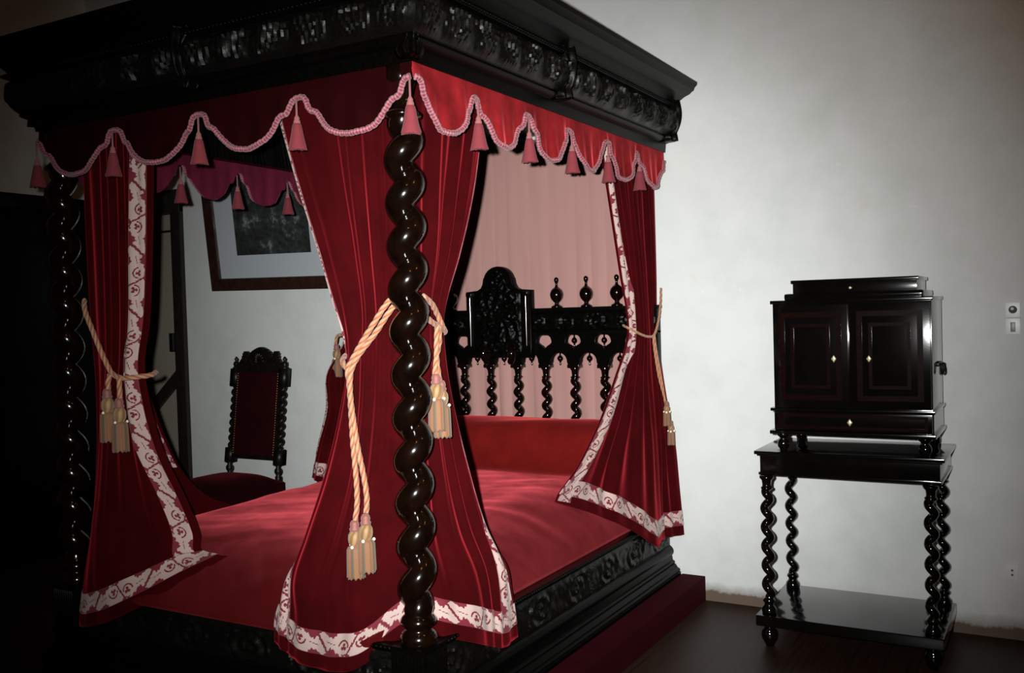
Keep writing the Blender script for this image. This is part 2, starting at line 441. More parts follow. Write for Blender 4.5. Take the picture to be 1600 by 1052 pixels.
# bed base: carved rails over a stepped plinth
rail = [(.415, -.10), (.425, -.06), (.432, -.012), (.432, .0), (.422, .006), (.412, .001), (.408, -.006), (.27, -.006), (.262, .004), (.25, .012), (.238, .014), (.225, .01), (.222, .004), (.195, .008), (.192, .016), (.184, .020), (.178, .016), (.176, .022), (.158, .034), (.156, .042), (.147, .047), (.140, .044), (.138, .050), (.118, .05), (.114, .042), (.0, .042)]
base_rail = sweep('bed_rail', rail, (BX0, BX1, BY0, BY1), M_CARV, bed, (.27, .408, .018, 11))
mb = MB()      # string of beads along the rail top
def beads(mb, x0, x1, y0, y1, z, r, sp):
    bm = bmesh.new(); bmesh.ops.create_icosphere(bm, subdivisions=1, radius=r); bm.verts.index_update()
    V = np.array([v.co[:] for v in bm.verts]); F = [[v.index for v in f.verts] for f in bm.faces]; bm.free()
    pts = [(x1, y0+sp*i) for i in range(int((y1-y0)/sp))]+[(x0, y0+sp*i) for i in range(int((y1-y0)/sp))]+[(x0+sp*i, y0) for i in range(int((x1-x0)/sp)+1)]
    for (x, y) in pts: mb.add(V+np.array([x, y, z]), F)
beads(mb, BX0-.002, BX1+.002, BY0-.002, BY1, .424, .0075, .018)
mb.build('bead_moulding', M_CARV, base_rail)
for px, py in ((PXR, PY), (PXL, PY)):       # pedestal under each foot post, fluted
    mb = MB(); w = .066
    mb.box(px-w, px+w, py-w, py+w, .10, .436, .006)
    for k in range(9):
        a = -w+.012+k*(2*w-.024)/8
        for (cx, cyy) in ((px+a, py-w), (px+w if px > BCX else px-w, py+a)):
            mb.add(*tube([(cx, cyy, .30), (cx, cyy, .31), (cx, cyy, .41), (cx, cyy, .42)], [.002, .006, .006, .002], 6))
    sharp(mb.build('post_pedestal', M_CARV, bed))

def twist(c, z0, z1, r, e, pitch, hand=1, ph=0, n=28, fade=.05, dz=.006):
    """barley-sugar twist: a round strand of radius r winding at radius e about the axis"""
    k = max(12, int((z1-z0)/dz)); z = np.linspace(z0, z1, k+1)
    f = np.clip(np.minimum((z-z0)/fade, (z1-z)/fade), 0, 1); f = f*f*(3-2*f)
    a = ph+hand*2*PI*(z-z0)/pitch
    Q = np.stack([c[0]+e*f*np.cos(a), c[1]+e*f*np.sin(a), z], 1)
    T = np.gradient(Q, axis=0); T /= np.linalg.norm(T, axis=1)[:, None]
    X = np.array([1.0, 0, 0])-T*T[:, :1]; X /= np.linalg.norm(X, axis=1)[:, None]; Y = np.cross(T, X)
    t = np.linspace(0, 2*PI, n, endpoint=False)
    V = Q[:, None]+r*(np.cos(t)[None, :, None]*X[:, None]+np.sin(t)[None, :, None]*Y[:, None])
    F = []
    for j in range(k):
        for i in range(n): F.append((j*n+i, j*n+(i+1) % n, (j+1)*n+(i+1) % n, (j+1)*n+i))
    return V.reshape(-1, 3), F
def bed_post(px, py, hand, ph):
    mb = MB()
    mb.lathe([(.001, .434), (.060, .434), (.063, .445), (.062, .462), (.054, .474), (.046, .482), (.046, .492), (.058, .500), (.060, .512), (.052, .524), (.044, .532), (.043, .56)], (px, py, 0), 32)
    mb.add(*twist((px, py), .535, 2.135, .0470, .0195, .1385, hand, ph))
    mb.lathe([(.040, 2.10), (.044, 2.125), (.060, 2.132), (.062, 2.143), (.050, 2.152), (.036, 2.165), (.034, 2.20), (.042, 2.235), (.052, 2.25), (.052, 2.30)], (px, py, 0), 32)
    return mb.build('twisted_post', M_POST, bed, origin=(px, py, .43))
bed_post(PXR, PY, 1, .4); bed_post(PXL, PY, -1, PI-.4)
for px in (PXR-.03, PXL+.03):                 # slim plain posts at the head, behind the curtains
    MB().box(px-.03, px+.03, 4.60, 4.66, .1, 2.32, .006).build('head_post', M_CARV, bed)

# canopy
CBX0, CBX1, CBY0 = -3.625, -1.745, 2.47
corn = [(2.46, -.07), (2.292, -.07), (2.292, .0), (2.335, .004), (2.34, .022), (2.346, .034), (2.353, .042), (2.362, .040), (2.366, .046), (2.385, .062), (2.41, .074), (2.44, .078), (2.468, .072), (2.488, .060), (2.494, .062), (2.50, .078), (2.508, .084), (2.518, .080), (2.524, .068), (2.53, .072), (2.545, .084), (2.56, .108), (2.572, .138), (2.58, .146), (2.586, .158), (2.60, .163), (2.612, .176), (2.626, .178), (2.628, .172), (2.62, .05), (2.62, -.07)]
canopy = sweep('canopy_cornice', corn, (CBX0, CBX1, CBY0, WY-.012), M_CARV, bed, (2.366, 2.494, .024, 23), True)
mb = MB(); beads(mb, CBX0-.082, CBX1+.082, CBY0-.082, WY-.02, 2.509, .0075, .019); mb.build('bead_moulding', M_CARV, canopy)
mb = MB().box(CBX0-.02, CBX1+.02, CBY0-.02, WY-.02, 2.46, 2.50); mb.build('tester_board', M_CARV, canopy, False)
def leaf_bracket(c, d, sc=1.0, side=None):
    """acanthus corbel hanging down the frieze at c, facing horizontal direction d"""
    d = np.array(d, float); d /= np.linalg.norm(d); tng = np.array([-d[1], d[0], 0])
    nu, nv = 23, 30; P = np.zeros((nv, nu, 3))
    for j in range(nv):
        v = j/(nv-1); z = 2.535-.225*v*sc
        w = (.062*(1-.55*v)+.012*math.sin(v*PI*5.0))*sc
        curl = .090+.036*math.sin(v*PI*.9)-.058*v+.035*max(0, v-.8)/.2
        for i in range(nu):
            u = i/(nu-1)*2-1
            rib = .010*math.cos(u*PI*3.0)+.006*(1-abs(u))
            P[j, i] = np.array(c)+np.array([0, 0, z])+tng*u*w+d*(curl*(1-.55*u*u)+rib)
    mb = MB().grid(P); B = P.copy(); B -= d*.09; mb.grid(B, True)
    a = np.arange(nu*nv).reshape(nv, nu); off = nu*nv
    ring = list(a[0, :])+list(a[1:, -1])+list(a[-1, -2::-1])+list(a[-2:0:-1, 0])
    for p, q in zip(ring, ring[1:]+ring[:1]): mb.F.append((p, q, q+off, p+off))
    return mb.build('acanthus_bracket', M_CARV, canopy)
s2 = math.sqrt(.5)
leaf_bracket((CBX1-.022, CBY0+.022, 0), (s2, -s2, 0), 1.05); leaf_bracket((CBX0+.045, CBY0+.045, 0), (-s2, -s2, 0), 1.0)
leaf_bracket((BCX, CBY0, 0), (0, -1, 0), .95)
for y in (3.43, 4.62): leaf_bracket((CBX1, y, 0), (1, 0, 0), .9)
leaf_bracket((CBX0, 3.43, 0), (-1, 0, 0), .9)

# headboard
HX0, HX1, HY = -3.60, -1.775, 4.615
HC = -2.692
mb = MB(); mb.box(HX0, HX1, HY-.022, HY+.022, 1.372, 1.500, .003); mb.box(HX0-.008, HX1+.008, HY-.036, HY+.03, 1.497, 1.516, .005); mb.box(HX0, HX1, HY-.03, HY+.024, 1.372, 1.388, .004)
nx, nz = 190, 16; X, Z = np.meshgrid(np.linspace(HX0+.01, HX1-.01, nx), np.linspace(1.39, 1.495, nz), indexing='xy')
h = carving(X-HX0, Z-1.39, .105, .1755, 31)
mb.grid(np.stack([X, HY-.0225-h*.016, Z], -1))
mb.box(HX0, HX0+.05, HY-.022, HY+.022, .30, 1.38, .004); mb.box(HX1-.05, HX1, HY-.022, HY+.022, .30, 1.38, .004)
mb.box(HX0, HX1, HY-.022, HY+.022, .56, .62, .004)
head = sharp(mb.build('headboard', M_CARV, bed), 40)
BAL = [HC+.1745*(k-3.5) for k in range(-1, 9)]       # balusters incl. hidden outer pair
BAL = [x for x in BAL if HX0+.05 < x < HX1-.05]
# interlaced arcade: arches open below, pointed hearts above
def arc(cx, cz, r, a0, a1, n=14, sx=1.0): return [(cx+sx*r*math.cos(a0+(a1-a0)*i/n), cz+r*math.sin(a0+(a1-a0)*i/n)) for i in range(n+1)]
outer = [(HX0+.04, 1.38), (HX0+.04, 1.207)]
xs = BAL
for a, b in zip(xs[:-1], xs[1:]):
    c = (a+b)/2; outer.append((a-.03, 1.207)); outer += [(a+.03, 1.207), (a+.034, 1.222)]
    outer += arc(c, 1.226, .051, PI*1.0, 0, 14); outer.append((b-.03, 1.207))
outer += [(xs[-1]+.03, 1.207), (HX1-.04, 1.207), (HX1-.04, 1.38)]
loops = [outer]
for x in xs:
    if abs(x-HC) < .15: continue
    hl = [(x, 1.288)]+[(x+.020, 1.308), (x+.038, 1.318), (x+.0475, 1.328), (x+.0475, 1.340), (x+.042, 1.357), (x+.030, 1.369), (x+.018, 1.372), (x-.018, 1.372), (x-.030, 1.369), (x-.042, 1.357), (x-.0475, 1.340), (x-.0475, 1.328), (x-.038, 1.318), (x-.020, 1.308)]
    loops.append(hl)
plate('arcade', loops, HY, .036, M_CARV, head, .004)
b0 = None
def bal_mesh(x):
    mb = MB(); c = (x, HY, 0)
    mb.box(x-.034, x+.034, HY-.027, HY+.027, 1.192, 1.211, .003)
    mb.lathe([(.026, 1.196), (.030, 1.192), (.021, 1.178), (.018, 1.155), (.019, 1.148), (.026, 1.144), (.026, 1.139), (.018, 1.135)], c, 18)
    mb.add(*twist((x, HY),   .62, 1.142, .0190, .0120, .0705, 1, 2.4, 16, .03, .0045))
    return mb
for k, x in enumerate(BAL):
    if b0 is None: b0 = bal_mesh(x).build('baluster', M_POST, head, origin=(x, HY, .62)); bx = x
    else:
        c = b0.copy(); COL.objects.link(c); c.parent = head; c.location = (b0.location[0]+x-bx, b0.location[1], b0.location[2])
def lathe_copies(name, prof, spots, m, parent, n=18):
    first = None
    for p in spots:
        if first is None: first = MB().lathe(prof, p, n).build(name, m, parent, origin=p); f0 = np.array(p)
        else:
            c = first.copy(); COL.objects.link(c); c.parent = parent; c.location = Vector(first.location)+Vector(np.array(p)-f0)
fin = [(.001, 0), (.030, 0), (.031, .008), (.020, .014), (.012, .020), (.012, .028), (.019, .034), (.030, .046), (.0355, .060), (.037, .071), (.0355, .082), (.030, .095), (.019, .106), (.011, .111), (.007, .118), (.006, .128), (.008, .135), (.0115, .142), (.0130, .150), (.0115, .158), (.006, .164), (.001, .166)]
lathe_copies('finial', fin, [(HC+s*o, HY, 1.515) for s in (1, -1) for o in (.338, .5135, .689)], M_POST, head)
drop = [(.001, 0), (.004, -.002), (.004, -.018), (.009, -.022), (.0145, -.030), (.016, -.037), (.013, -.045), (.005, -.052), (.0035, -.060), (.006, -.066), (.004, -.071), (.001, -.073)][::-1]
lathe_copies('drop_pendant', drop, [((a+b)/2, HY, 1.278) for a, b in zip(BAL[:-1], BAL[1:])]+[(x, HY, 1.374) for x in BAL if abs(x-HC) > .3], M_POST, head, 14)
# crest panel
cr = [(-.196, 1.255), (.196, 1.255), (.200, 1.30), (.200, 1.612), (.130, 1.618), (.105, 1.632), (.092, 1.655), (.086, 1.685)]
cr += arc(0, 1.672, .075, .25, PI-.25, 16, 1.12)
cr += [(-.086, 1.685), (-.092, 1.655), (-.105, 1.632), (-.130, 1.618), (-.200, 1.612), (-.200, 1.30)]
crest = plate('crest_panel', [[(HC+x, z) for x, z in cr]], HY-.03, .05, M_CARV, head, .006)
mb = MB()
nx, nz = 90, 110; X, Z = np.meshgrid(np.linspace(-.155, .155, nx), np.linspace(1.285, 1.725, nz), indexing='xy')
half = np.interp(Z, [1.28, 1.60, 1.63, 1.66, 1.69, 1.72, 1.735], [.150, .150, .095, .075, .068, .042, .01])
ins = np.clip((half-np.abs(X))/.02, 0, 1)
r0 = np.hypot(X, (Z-1.47)*.85); th = np.arctan2(Z-1.47, X)
h = .35*np.exp(-(r0/.075)**2)+.4*(.5+.5*np.cos(th*9+r0*70))*np.exp(-((r0-.10)/.05)**2)+.55*vnoise(X*45+9, Z*45, 3)*vnoise(X*18, Z*18+4, 8)+.25*vnoise(X*80, Z*80, 5)
d2 = np.hypot(X, Z-1.66); h = h+.4*(.5+.5*np.cos(d2*190))*np.exp(-(d2/.05)**2)
mb.grid(np.stack([HC+X, HY-.052-ins*(.004+.028*h), Z], -1))
keep = (np.abs(X) < half-.002).ravel(); mb.F = [f for f in mb.F if all(keep[i] for i in f)]
mb.build('crest_carving', M_CARV, crest)
for s in (-1, 1):
    mb = MB()
    mb.add(*tube([(HC+s*.178, HY-.058, z) for z in np.linspace(1.30, 1.60, 20)], .012, 10))
    mb.box(HC+s*.178-.018, HC+s*.178+.018, HY-.072, HY-.05, 1.592, 1.612, .003)
    mb.add(*tube(path([(HC+s*.08, HY-.055, 1.30), (HC+s*.09, HY-.075, 1.275), (HC+s*.085, HY-.06, 1.245), (HC+s*.07, HY-.045, 1.225)]), .022, 10))
    mb.build('crest_column', M_POST, crest)

# ------------------------------------------------------------------ bedding
def bed_height(X, Y):
    dx = np.minimum(X-(BX0+.05), (BX1-.055)-X); dy = Y-(BY0-.016)
    wl = np.where(X < BCX, .27, .42); fx = 1-(1-np.clip(dx/wl, 0, 1))**2.3; fy = 1-(1-np.clip(dy/.5, 0, 1))**2.2
    return .438+.210*fx*fy+.02*fx*np.clip((Y-3.2)/1.2, 0, 1)
nx, ny = 220, 240
x = np.linspace(BX0+.05, BX1-.055, nx); y = np.linspace(0, 1, ny)
X, Y = np.meshgrid(x, y)
cor = np.clip((.22-np.minimum(X-BX0, BX1-X))/.09, 0, 1); cor = cor*cor*(3-2*cor)      # tucked in behind the post pedestals
Y = (BY0-.016+.145*cor)*(1-Y)+4.57*Y; Z = bed_height(X, Y)
amp = np.clip((Z-.438)/.12, 0, 1)
ca, sa = math.cos(.5), math.sin(.5); U = X*ca+Y*sa; W = -X*sa+Y*ca
wr = (vnoise(U*1.8, W*6, 4)-.5)*.014+(vnoise(U*3, W*15+5, 6)-.5)*.005
U2 = X*math.cos(-.75)+Y*math.sin(-.75); W2 = -X*math.sin(-.75)+Y*math.cos(-.75)
wr += np.clip((3.2-Y)/.6, 0, 1)*((vnoise(U2*1.6, W2*7, 14)-.5)*.020-np.abs(vnoise(U2*1.3, W2*10+3, 15)-.5)*.040+.008)
Z = Z+wr*amp
top = np.stack([X, Y, Z], -1)
rows = [top]
sk = top.copy(); sk[..., 2] = .38
mb = MB().grid(top)
ring = np.concatenate([top[0, :], top[1:, -1], top[-1, -2::-1], top[-2:0:-1, 0]]); low = ring.copy(); low[:, 2] = .395
low[:, 2] = np.where(ring[:, 1] < BY0-.005, .418, .395)
lowest = low.copy(); 
rr = np.stack([ring, ring*.5+low*.5+np.where(ring[:, 1:2] < BY0-.005, np.array([[0, -.006, .004]]), 0), low])
rr = np.concatenate([rr, rr[:, :1]], 1); mb.grid(rr, True)
spread = tag(mb.build('bedspread', M_SPRD), 'rose-red velvet bedspread covering the four-poster mattress', 'bedspread')
# bolster under its own cover
prof = []; n = 34
mb = MB(); P = []
for i in range(61):
    u = i/60; x = -3.44+(3.44-1.93)*u; e = min(u, 1-u)*1.51
    f = math.sqrt(max(0, 1-max(0, 1-e/.13)**2)) if e < .13 else 1
    f = max(f, .02)
    ring = []
    for k in range(n):
        a = 2*PI*k/n; cx, cz = math.cos(a), math.sin(a)
        sq = (abs(cx)**2.6+abs(cz)**2.6)**(-1/2.6)
        ring.append((x, 4.405+cx*sq*.158*(.35+.65*f)+.012*math.sin(u*9), .795+cz*sq*(.146+.004*math.sin(u*13+k))*f))
    P.append(ring+ring[:1])
mb.grid(np.array(P)); tag(mb.build('bolster', M_BOL), 'long rose-red velvet bolster lying against the carved headboard', 'bolster')
# pink cloth behind the headboard
x = np.linspace(-3.50, -1.83, 420); z = np.linspace(.55, 2.44, 40)
X, Z = np.meshgrid(x, z)
ph = X*2*PI/.115+1.6*np.sin(X*9.0)+.7*np.sin(X*23)
a = .0018+.0060*np.clip((2.1-Z)/1.2, 0, 1)
Y = 4.672-a*np.abs(np.sin(ph/2))**.8-.004*np.sin(X*60+Z*2)*a/.013
back = tag(solid(MB().grid(np.stack([X, Y, Z], -1)).build('wall_hanging', M_BACK), .003), 'dusty pink gathered cloth hanging behind the headboard', 'hanging')

# ------------------------------------------------------------------ curtains
def motif(s, t):
    """damask repeat: 1 = cream scrolling leaf, 0 = red ground. s along (m), t across (-1..1)"""
    Lp = .250; p = (np.mod(s, Lp)-Lp/2); q = t*.0375
    sg = np.where(p < 0, -1, 1); p = p*sg; q = q*sg
    c = (np.abs(q) < .0355).astype(bool)
    cx, cq = .033, .007
    d = np.hypot(p-cx, q-cq); th = np.arctan2(q-cq, p-cx)
    red = np.zeros_like(c)
    for k in range(3):
        a = k*2*PI/3+.5; red |= np.hypot(p-cx-.0075*np.cos(a), q-cq-.0075*np.sin(a)) < .0058
    red |= d < .004
    red |= (np.abs(d-.0230-.0015*th) < .0026) & (np.abs(th-.6) > .65)
    red |= (np.abs(p-.45*(q+.004)) < .0030)
    tri = np.abs(np.mod((p-.058)/.015, 1)-.5)*2
    e = np.clip((p-.056)/.022, 0, 1)*np.clip((.118-p)/.03, 0, 1)
    red |= (p > .056) & (q > .0355-.020*e-.009*tri*e)
    red |= (p > .066) & (q < -.0355+.010*e+.006*(1-tri)*e)
    red |= np.hypot((p-.060), q-.036) < .0105
    red |= np.hypot((p-.010), q-.037) < .0080
    tq = np.abs(np.mod(q/.013+.25, 1)-.5)*2
    red |= np.abs(p-Lp/2+.95*q) < .0045+.0045*tq
    red |= (np.abs(q+.004+.25*(p-.085)) < .0013) & (p > .070) & (p < .104)
    return (c & ~red).astype(float)

def curtain(name, label, rows, sign, folds, amp, seed, borders, NU=300, NV=170, hem=True, group=None, edge=.07, inset=(.010, .010), inner=None):
    """rows: from top to hem, each a list of (x,y,z) at the same fractions of the cloth's width"""
    R = np.array(rows, float); K, Mu = R.shape[:2]
    zk = np.r_[0, np.cumsum(np.maximum(.04, np.linalg.norm(np.diff(R.mean(1), axis=0), axis=1)))]
    v = np.linspace(0, zk[-1], NV); u = np.linspace(0, 1, NU)
    Rv = hermite(zk, R, v)                      # NV,Mu,3
    G = np.moveaxis(hermite(np.linspace(0, 1, Mu), np.moveaxis(Rv, 1, 0), u), 0, 1)   # NV,NU,3
    T = np.gradient(G, axis=1); T[..., 2] = 0; T /= np.linalg.norm(T, axis=-1)[..., None]+1e-9
    N = np.stack([T[..., 1], -T[..., 0], np.zeros(T.shape[:2])], -1)*sign
    rs = np.random.RandomState(seed)
    def pleats(n, k, jit):
        ph = 2*PI*n*u+jit*np.sin(2*PI*1.7*u+k)+.8*jit*np.sin(2*PI*(.31*n+1)*u+k*2.3)
        A = np.interp(u*n, np.arange(n+2), .35+1.0*rs.rand(n+2))
        return A*np.sin(ph)
    fine = pleats(int(folds*1.9), seed, 1.2); broad = pleats(int(folds), seed+1, 1.5); wide = pleats(max(2, int(folds*.55)), seed+2, 1.0)
    env = np.clip(np.minimum(u, 1-u)/edge, .12, 1)
    av = np.interp(v/zk[-1], *zip(*amp))
    vv = v/zk[-1]
    wf = np.interp(vv, [0, .25, .5, .75, 1], [.75, .45, .45, .18, .10])[:, None]
    wb = np.interp(vv, [0, .25, .5, .75, 1], [.45, .80, .75, .70, .45])[:, None]
    ww = np.interp(vv, [0, .4, .6, 1], [.1, .2, .4, .8])[:, None]
    W = .55*wf*fine[None]+wb*broad[None]+ww*wide[None]
    G = G+N*(av[:, None]*env[None]*W)[..., None]
    root = obj(name, MB().grid(G).V[0], MB().grid(G).F, M_CURT)
    solid(root, .004); tag(root, label, 'curtain', 'velvet curtains hanging from the canopy')
    # recompute normals of the folded cloth for the borders
    Tu = np.gradient(G, axis=1); Tv = np.gradient(G, axis=0); Nn = np.cross(Tu, Tv); Nn /= np.linalg.norm(Nn, axis=-1)[..., None]+1e-9
    sg = np.sign((Nn*N).sum(-1, keepdims=True)); sg[sg == 0] = 1; Nn = Nn*sg
    bw, nt = .078, 28
    def strip(name, Pg, Ng, d0, d1):
        # Pg [S, U, 3]: walk along axis 1 from 0, keep arc d0..d1
        Sn = Pg.shape[0]; out = np.zeros((Sn, nt, 3))
        arcs = np.concatenate([np.zeros((Sn, 1)), np.cumsum(np.linalg.norm(np.diff(Pg, axis=1), axis=-1), axis=1)], 1)
        dd = np.linspace(d0, d1, nt)
        for i in range(Sn):
            j = np.clip(np.searchsorted(arcs[i], dd)-1, 0, Pg.shape[1]-2)
            f = ((dd-arcs[i, j])/(arcs[i, j+1]-arcs[i, j]+1e-9))[:, None]
            p = Pg[i, j]*(1-f)+Pg[i, j+1]*f; n = Ng[i, j]*(1-f)+Ng[i, j+1]*f
            out[i] = p+n*.0045
        L = np.r_[0, np.cumsum(np.linalg.norm(np.diff(out.mean(1), axis=0), axis=1))]
        m = int(L[-1]/.0030); Q = hermite(L+np.arange(len(L))*1e-6, out, np.linspace(0, L[-1], m))
        o = MB().grid(Q).build(name, M_BORD, root); solid(o, .0018)
        s = np.broadcast_to(np.linspace(0, L[-1], m)[:, None], (m, nt)); t = np.broadcast_to(np.linspace(-1, 1, nt)[None], (m, nt))
        set_attr(o, 'motif', motif(s, t)); return o
    k1 = NV-int(.085/ (zk[-1]/NV))
    for b in borders:
        if b == 'start': strip('leading_edge_border', G[:k1+2], Nn[:k1+2], inset[0], inset[0]+bw)
        elif b == 'end': strip('leading_edge_border', G[:k1+2, ::-1], Nn[:k1+2, ::-1], inset[1], inset[1]+bw)
    if inner == 'hem':
        strip('hem_border', np.moveaxis(G[::-1], 1, 0), -np.moveaxis(Nn[::-1], 1, 0), .030, .030+bw)
    elif inner:
        zz = G[:, -1, 2]; q = np.where((zz < inner[1]) & (zz > inner[0]))[0]
        strip('leading_edge_border', G[q][:, ::-1], -Nn[q][:, ::-1], .012, .012+bw)
    if hem:
        Gh = np.moveaxis(G[::-1], 1, 0); Nh = np.moveaxis(Nn[::-1], 1, 0)
        strip('hem_border', Gh, Nh, .050, .050+bw)
    return root
AMP = [(0, .011), (.25, .013), (.42, .010), (.5, .008), (.62, .012), (.85, .015), (1, .006)]

# foot right: wraps the near post
near = []
def rw(z, *pts): near.append([(p[0], p[1], p[2] if len(p) > 2 else z) for p in pts])
rw(2.285, (-2.415, 2.615), (-2.33, 2.555), (-2.16, 2.565), (-2.00, 2.575), (-1.900, 2.600), (-1.868, 2.74), (-1.868, 2.93), (-1.880, 3.10), (-1.93, 3.14))
rw(1.965, (-2.318, 2.615), (-2.255, 2.555), (-2.12, 2.565), (-1.99, 2.575), (-1.902, 2.600), (-1.868, 2.71), (-1.868, 2.86), (-1.880, 3.01), (-1.93, 3.045))
rw(1.715, (-2.232, 2.615), (-2.180, 2.555), (-2.08, 2.565), (-1.98, 2.575), (-1.904, 2.600), (-1.868, 2.69), (-1.868, 2.80), (-1.880, 2.90), (-1.93, 2.935))
rw(1.50, (-2.166, 2.615), (-2.120, 2.555), (-2.05, 2.560), (-1.97, 2.575), (-1.906, 2.600), (-1.872, 2.665), (-1.870, 2.73), (-1.882, 2.79), (-1.93, 2.815))
rw(1.36, (-2.095, 2.650), (-2.118, 2.575), (-2.05, 2.545), (-1.97, 2.570), (-1.906, 2.600), (-1.872, 2.665), (-1.870, 2.73), (-1.875, 2.790), (-1.94, 2.80))
rw(1.18, (-2.120, 2.660), (-2.160, 2.580), (-2.07, 2.545), (-1.98, 2.565), (-1.904, 2.600), (-1.868, 2.670), (-1.864, 2.75), (-1.868, 2.830), (-1.94, 2.84))
rw(.95, (-2.17, 2.660), (-2.235, 2.575), (-2.11, 2.530), (-2.00, 2.550), (-1.900, 2.595), (-1.858, 2.680), (-1.850, 2.78), (-1.850, 2.885), (-1.93, 2.90))
rw(.74, (-2.22, 2.620), (-2.300, 2.535), (-2.16, 2.490), (-2.02, 2.520), (-1.896, 2.590), (-1.835, 2.680), (-1.812, 2.80), (-1.808, 2.915), (-1.88, 2.94))
rw(.60, (-2.345, 2.520), (-2.32, 2.470), (-2.19, 2.450), (-2.03, 2.490), (-1.892, 2.585), (-1.800, 2.690), (-1.765, 2.82), (-1.752, 2.915), (-1.760, 2.975))
rw(.49, (-2.372, 2.456), (-2.30, 2.440), (-2.17, 2.432), (-2.01, 2.462), (-1.890, 2.580, .50), (-1.775, 2.690), (-1.745, 2.82), (-1.738, 2.915), (-1.738, 2.985))
rw(.36, (-2.375, 2.438, .385), (-2.30, 2.430, .350), (-2.18, 2.424, .325), (-2.02, 2.432, .345), (-1.886, 2.560, .440), (-1.745, 2.670, .405), (-1.732, 2.81, .345), (-1.728, 2.91, .310), (-1.726, 3.00, .320))
for r in near[:4]: r[1] = (r[0][0]+.034, r[1][1], r[1][2])
for r in near[:7]: r[7] = (-1.868 if r[0][2] > 1.3 else r[7][0], r[7][1], r[7][2]); r[8] = (r[7][0]-.085, r[7][1]+.010, r[7][2])
curtain('bed_curtain', 'crimson velvet curtain gathered round the near twisted post at the foot corner', near, 1, 11, AMP, 3, ('start', 'end'), NU=380, group=None)

# foot left
fl = []
def rw2(z, *pts): fl.append([(p[0], p[1], p[2] if len(p) > 2 else z) for p in pts])
rw2(2.285, (-3.055, 2.585), (-3.15, 2.560), (-3.26, 2.570), (-3.36, 2.570), (-3.500, 2.600), (-3.520, 2.68), (-3.520, 2.77), (-3.515, 2.86), (-3.500, 2.93))
rw2(1.76, (-3.092, 2.585), (-3.17, 2.560), (-3.27, 2.570), (-3.36, 2.570), (-3.497, 2.600), (-3.516, 2.66), (-3.516, 2.73), (-3.512, 2.80), (-3.500, 2.86))
rw2(1.50, (-3.128, 2.590), (-3.19, 2.560), (-3.28, 2.570), (-3.365, 2.570), (-3.492, 2.600), (-3.512, 2.65), (-3.514, 2.70), (-3.510, 2.76), (-3.500, 2.81))
rw2(1.34, (-3.166, 2.590), (-3.21, 2.552), (-3.28, 2.560), (-3.365, 2.565), (-3.482, 2.600), (-3.506, 2.65), (-3.510, 2.70), (-3.508, 2.76), (-3.500, 2.81))
rw2(1.24, (-3.158, 2.590), (-3.21, 2.550), (-3.285, 2.550), (-3.37, 2.560), (-3.478, 2.600), (-3.502, 2.66), (-3.504, 2.72), (-3.502, 2.79), (-3.492, 2.85))
rw2(1.00, (-3.080, 2.590), (-3.16, 2.545), (-3.27, 2.530), (-3.37, 2.540), (-3.468, 2.585), (-3.492, 2.68), (-3.492, 2.77), (-3.486, 2.86), (-3.476, 2.93))
rw2(.81, (-2.985, 2.610), (-3.10, 2.545), (-3.24, 2.505), (-3.36, 2.510), (-3.460, 2.560), (-3.486, 2.69), (-3.484, 2.80), (-3.474, 2.92), (-3.462, 3.02))
rw2(.67, (-2.945, 2.640), (-3.06, 2.550), (-3.21, 2.480), (-3.34, 2.470), (-3.448, 2.530), (-3.480, 2.70), (-3.476, 2.84), (-3.458, 2.99), (-3.440, 3.13, .69))
rw2(.56, (-2.935, 2.640, .60), (-3.04, 2.530, .56), (-3.19, 2.450, .51), (-3.32, 2.440, .49), (-3.430, 2.475, .49), (-3.476, 2.70, .56), (-3.468, 2.86, .585), (-3.440, 3.04, .62), (-3.415, 3.22, .64))
rw2(.40, (-2.800, 2.640, .590), (-2.97, 2.490, .470), (-3.14, 2.432, .380), (-3.28, 2.422, .325), (-3.405, 2.422, .315), (-3.472, 2.66, .47), (-3.455, 2.86, .525), (-3.420, 3.07, .565), (-3.375, 3.30, .598))
curtain('bed_curtain', 'crimson velvet curtain with cream border gathered at the far left foot post', fl, -1, 9, AMP, 5, ('start', 'end'), NU=340, inset=(.028, .012), inner=(.84, 1.22))

# head right, against the wall
hr = []
def rw3(z, *pts): hr.append([(p[0], p[1], p[2] if len(p) > 2 else z) for p in pts])
AMPH = [(p, a*1.5) for p, a in AMP]
rw3(2.285, (-1.822, 4.035), (-1.800, 4.14), (-1.800, 4.26), (-1.800, 4.39), (-1.800, 4.52), (-1.80, 4.655))
rw3(1.956, (-1.822, 4.140), (-1.800, 4.22), (-1.800, 4.32), (-1.800, 4.43), (-1.800, 4.54), (-1.80, 4.655))
rw3(1.66, (-1.820, 4.232), (-1.800, 4.30), (-1.797, 4.38), (-1.797, 4.47), (-1.800, 4.56), (-1.80, 4.655))
rw3(1.44, (-1.815, 4.298), (-1.800, 4.34), (-1.792, 4.40), (-1.790, 4.48), (-1.797, 4.56), (-1.80, 4.650))
rw3(1.36, (-1.815, 4.290), (-1.800, 4.34), (-1.790, 4.40), (-1.788, 4.48), (-1.795, 4.56), (-1.795, 4.650))
rw3(1.18, (-1.815, 4.130), (-1.795, 4.23), (-1.780, 4.33), (-1.775, 4.44), (-1.782, 4.54), (-1.780, 4.655))
rw3(.99, (-1.825, 3.965), (-1.795, 4.10), (-1.768, 4.26), (-1.755, 4.42), (-1.765, 4.52), (-1.755, 4.660))
rw3(.82, (-1.850, 3.790), (-1.810, 3.98), (-1.765, 4.20), (-1.738, 4.41), (-1.760, 4.52), (-1.725, 4.662))
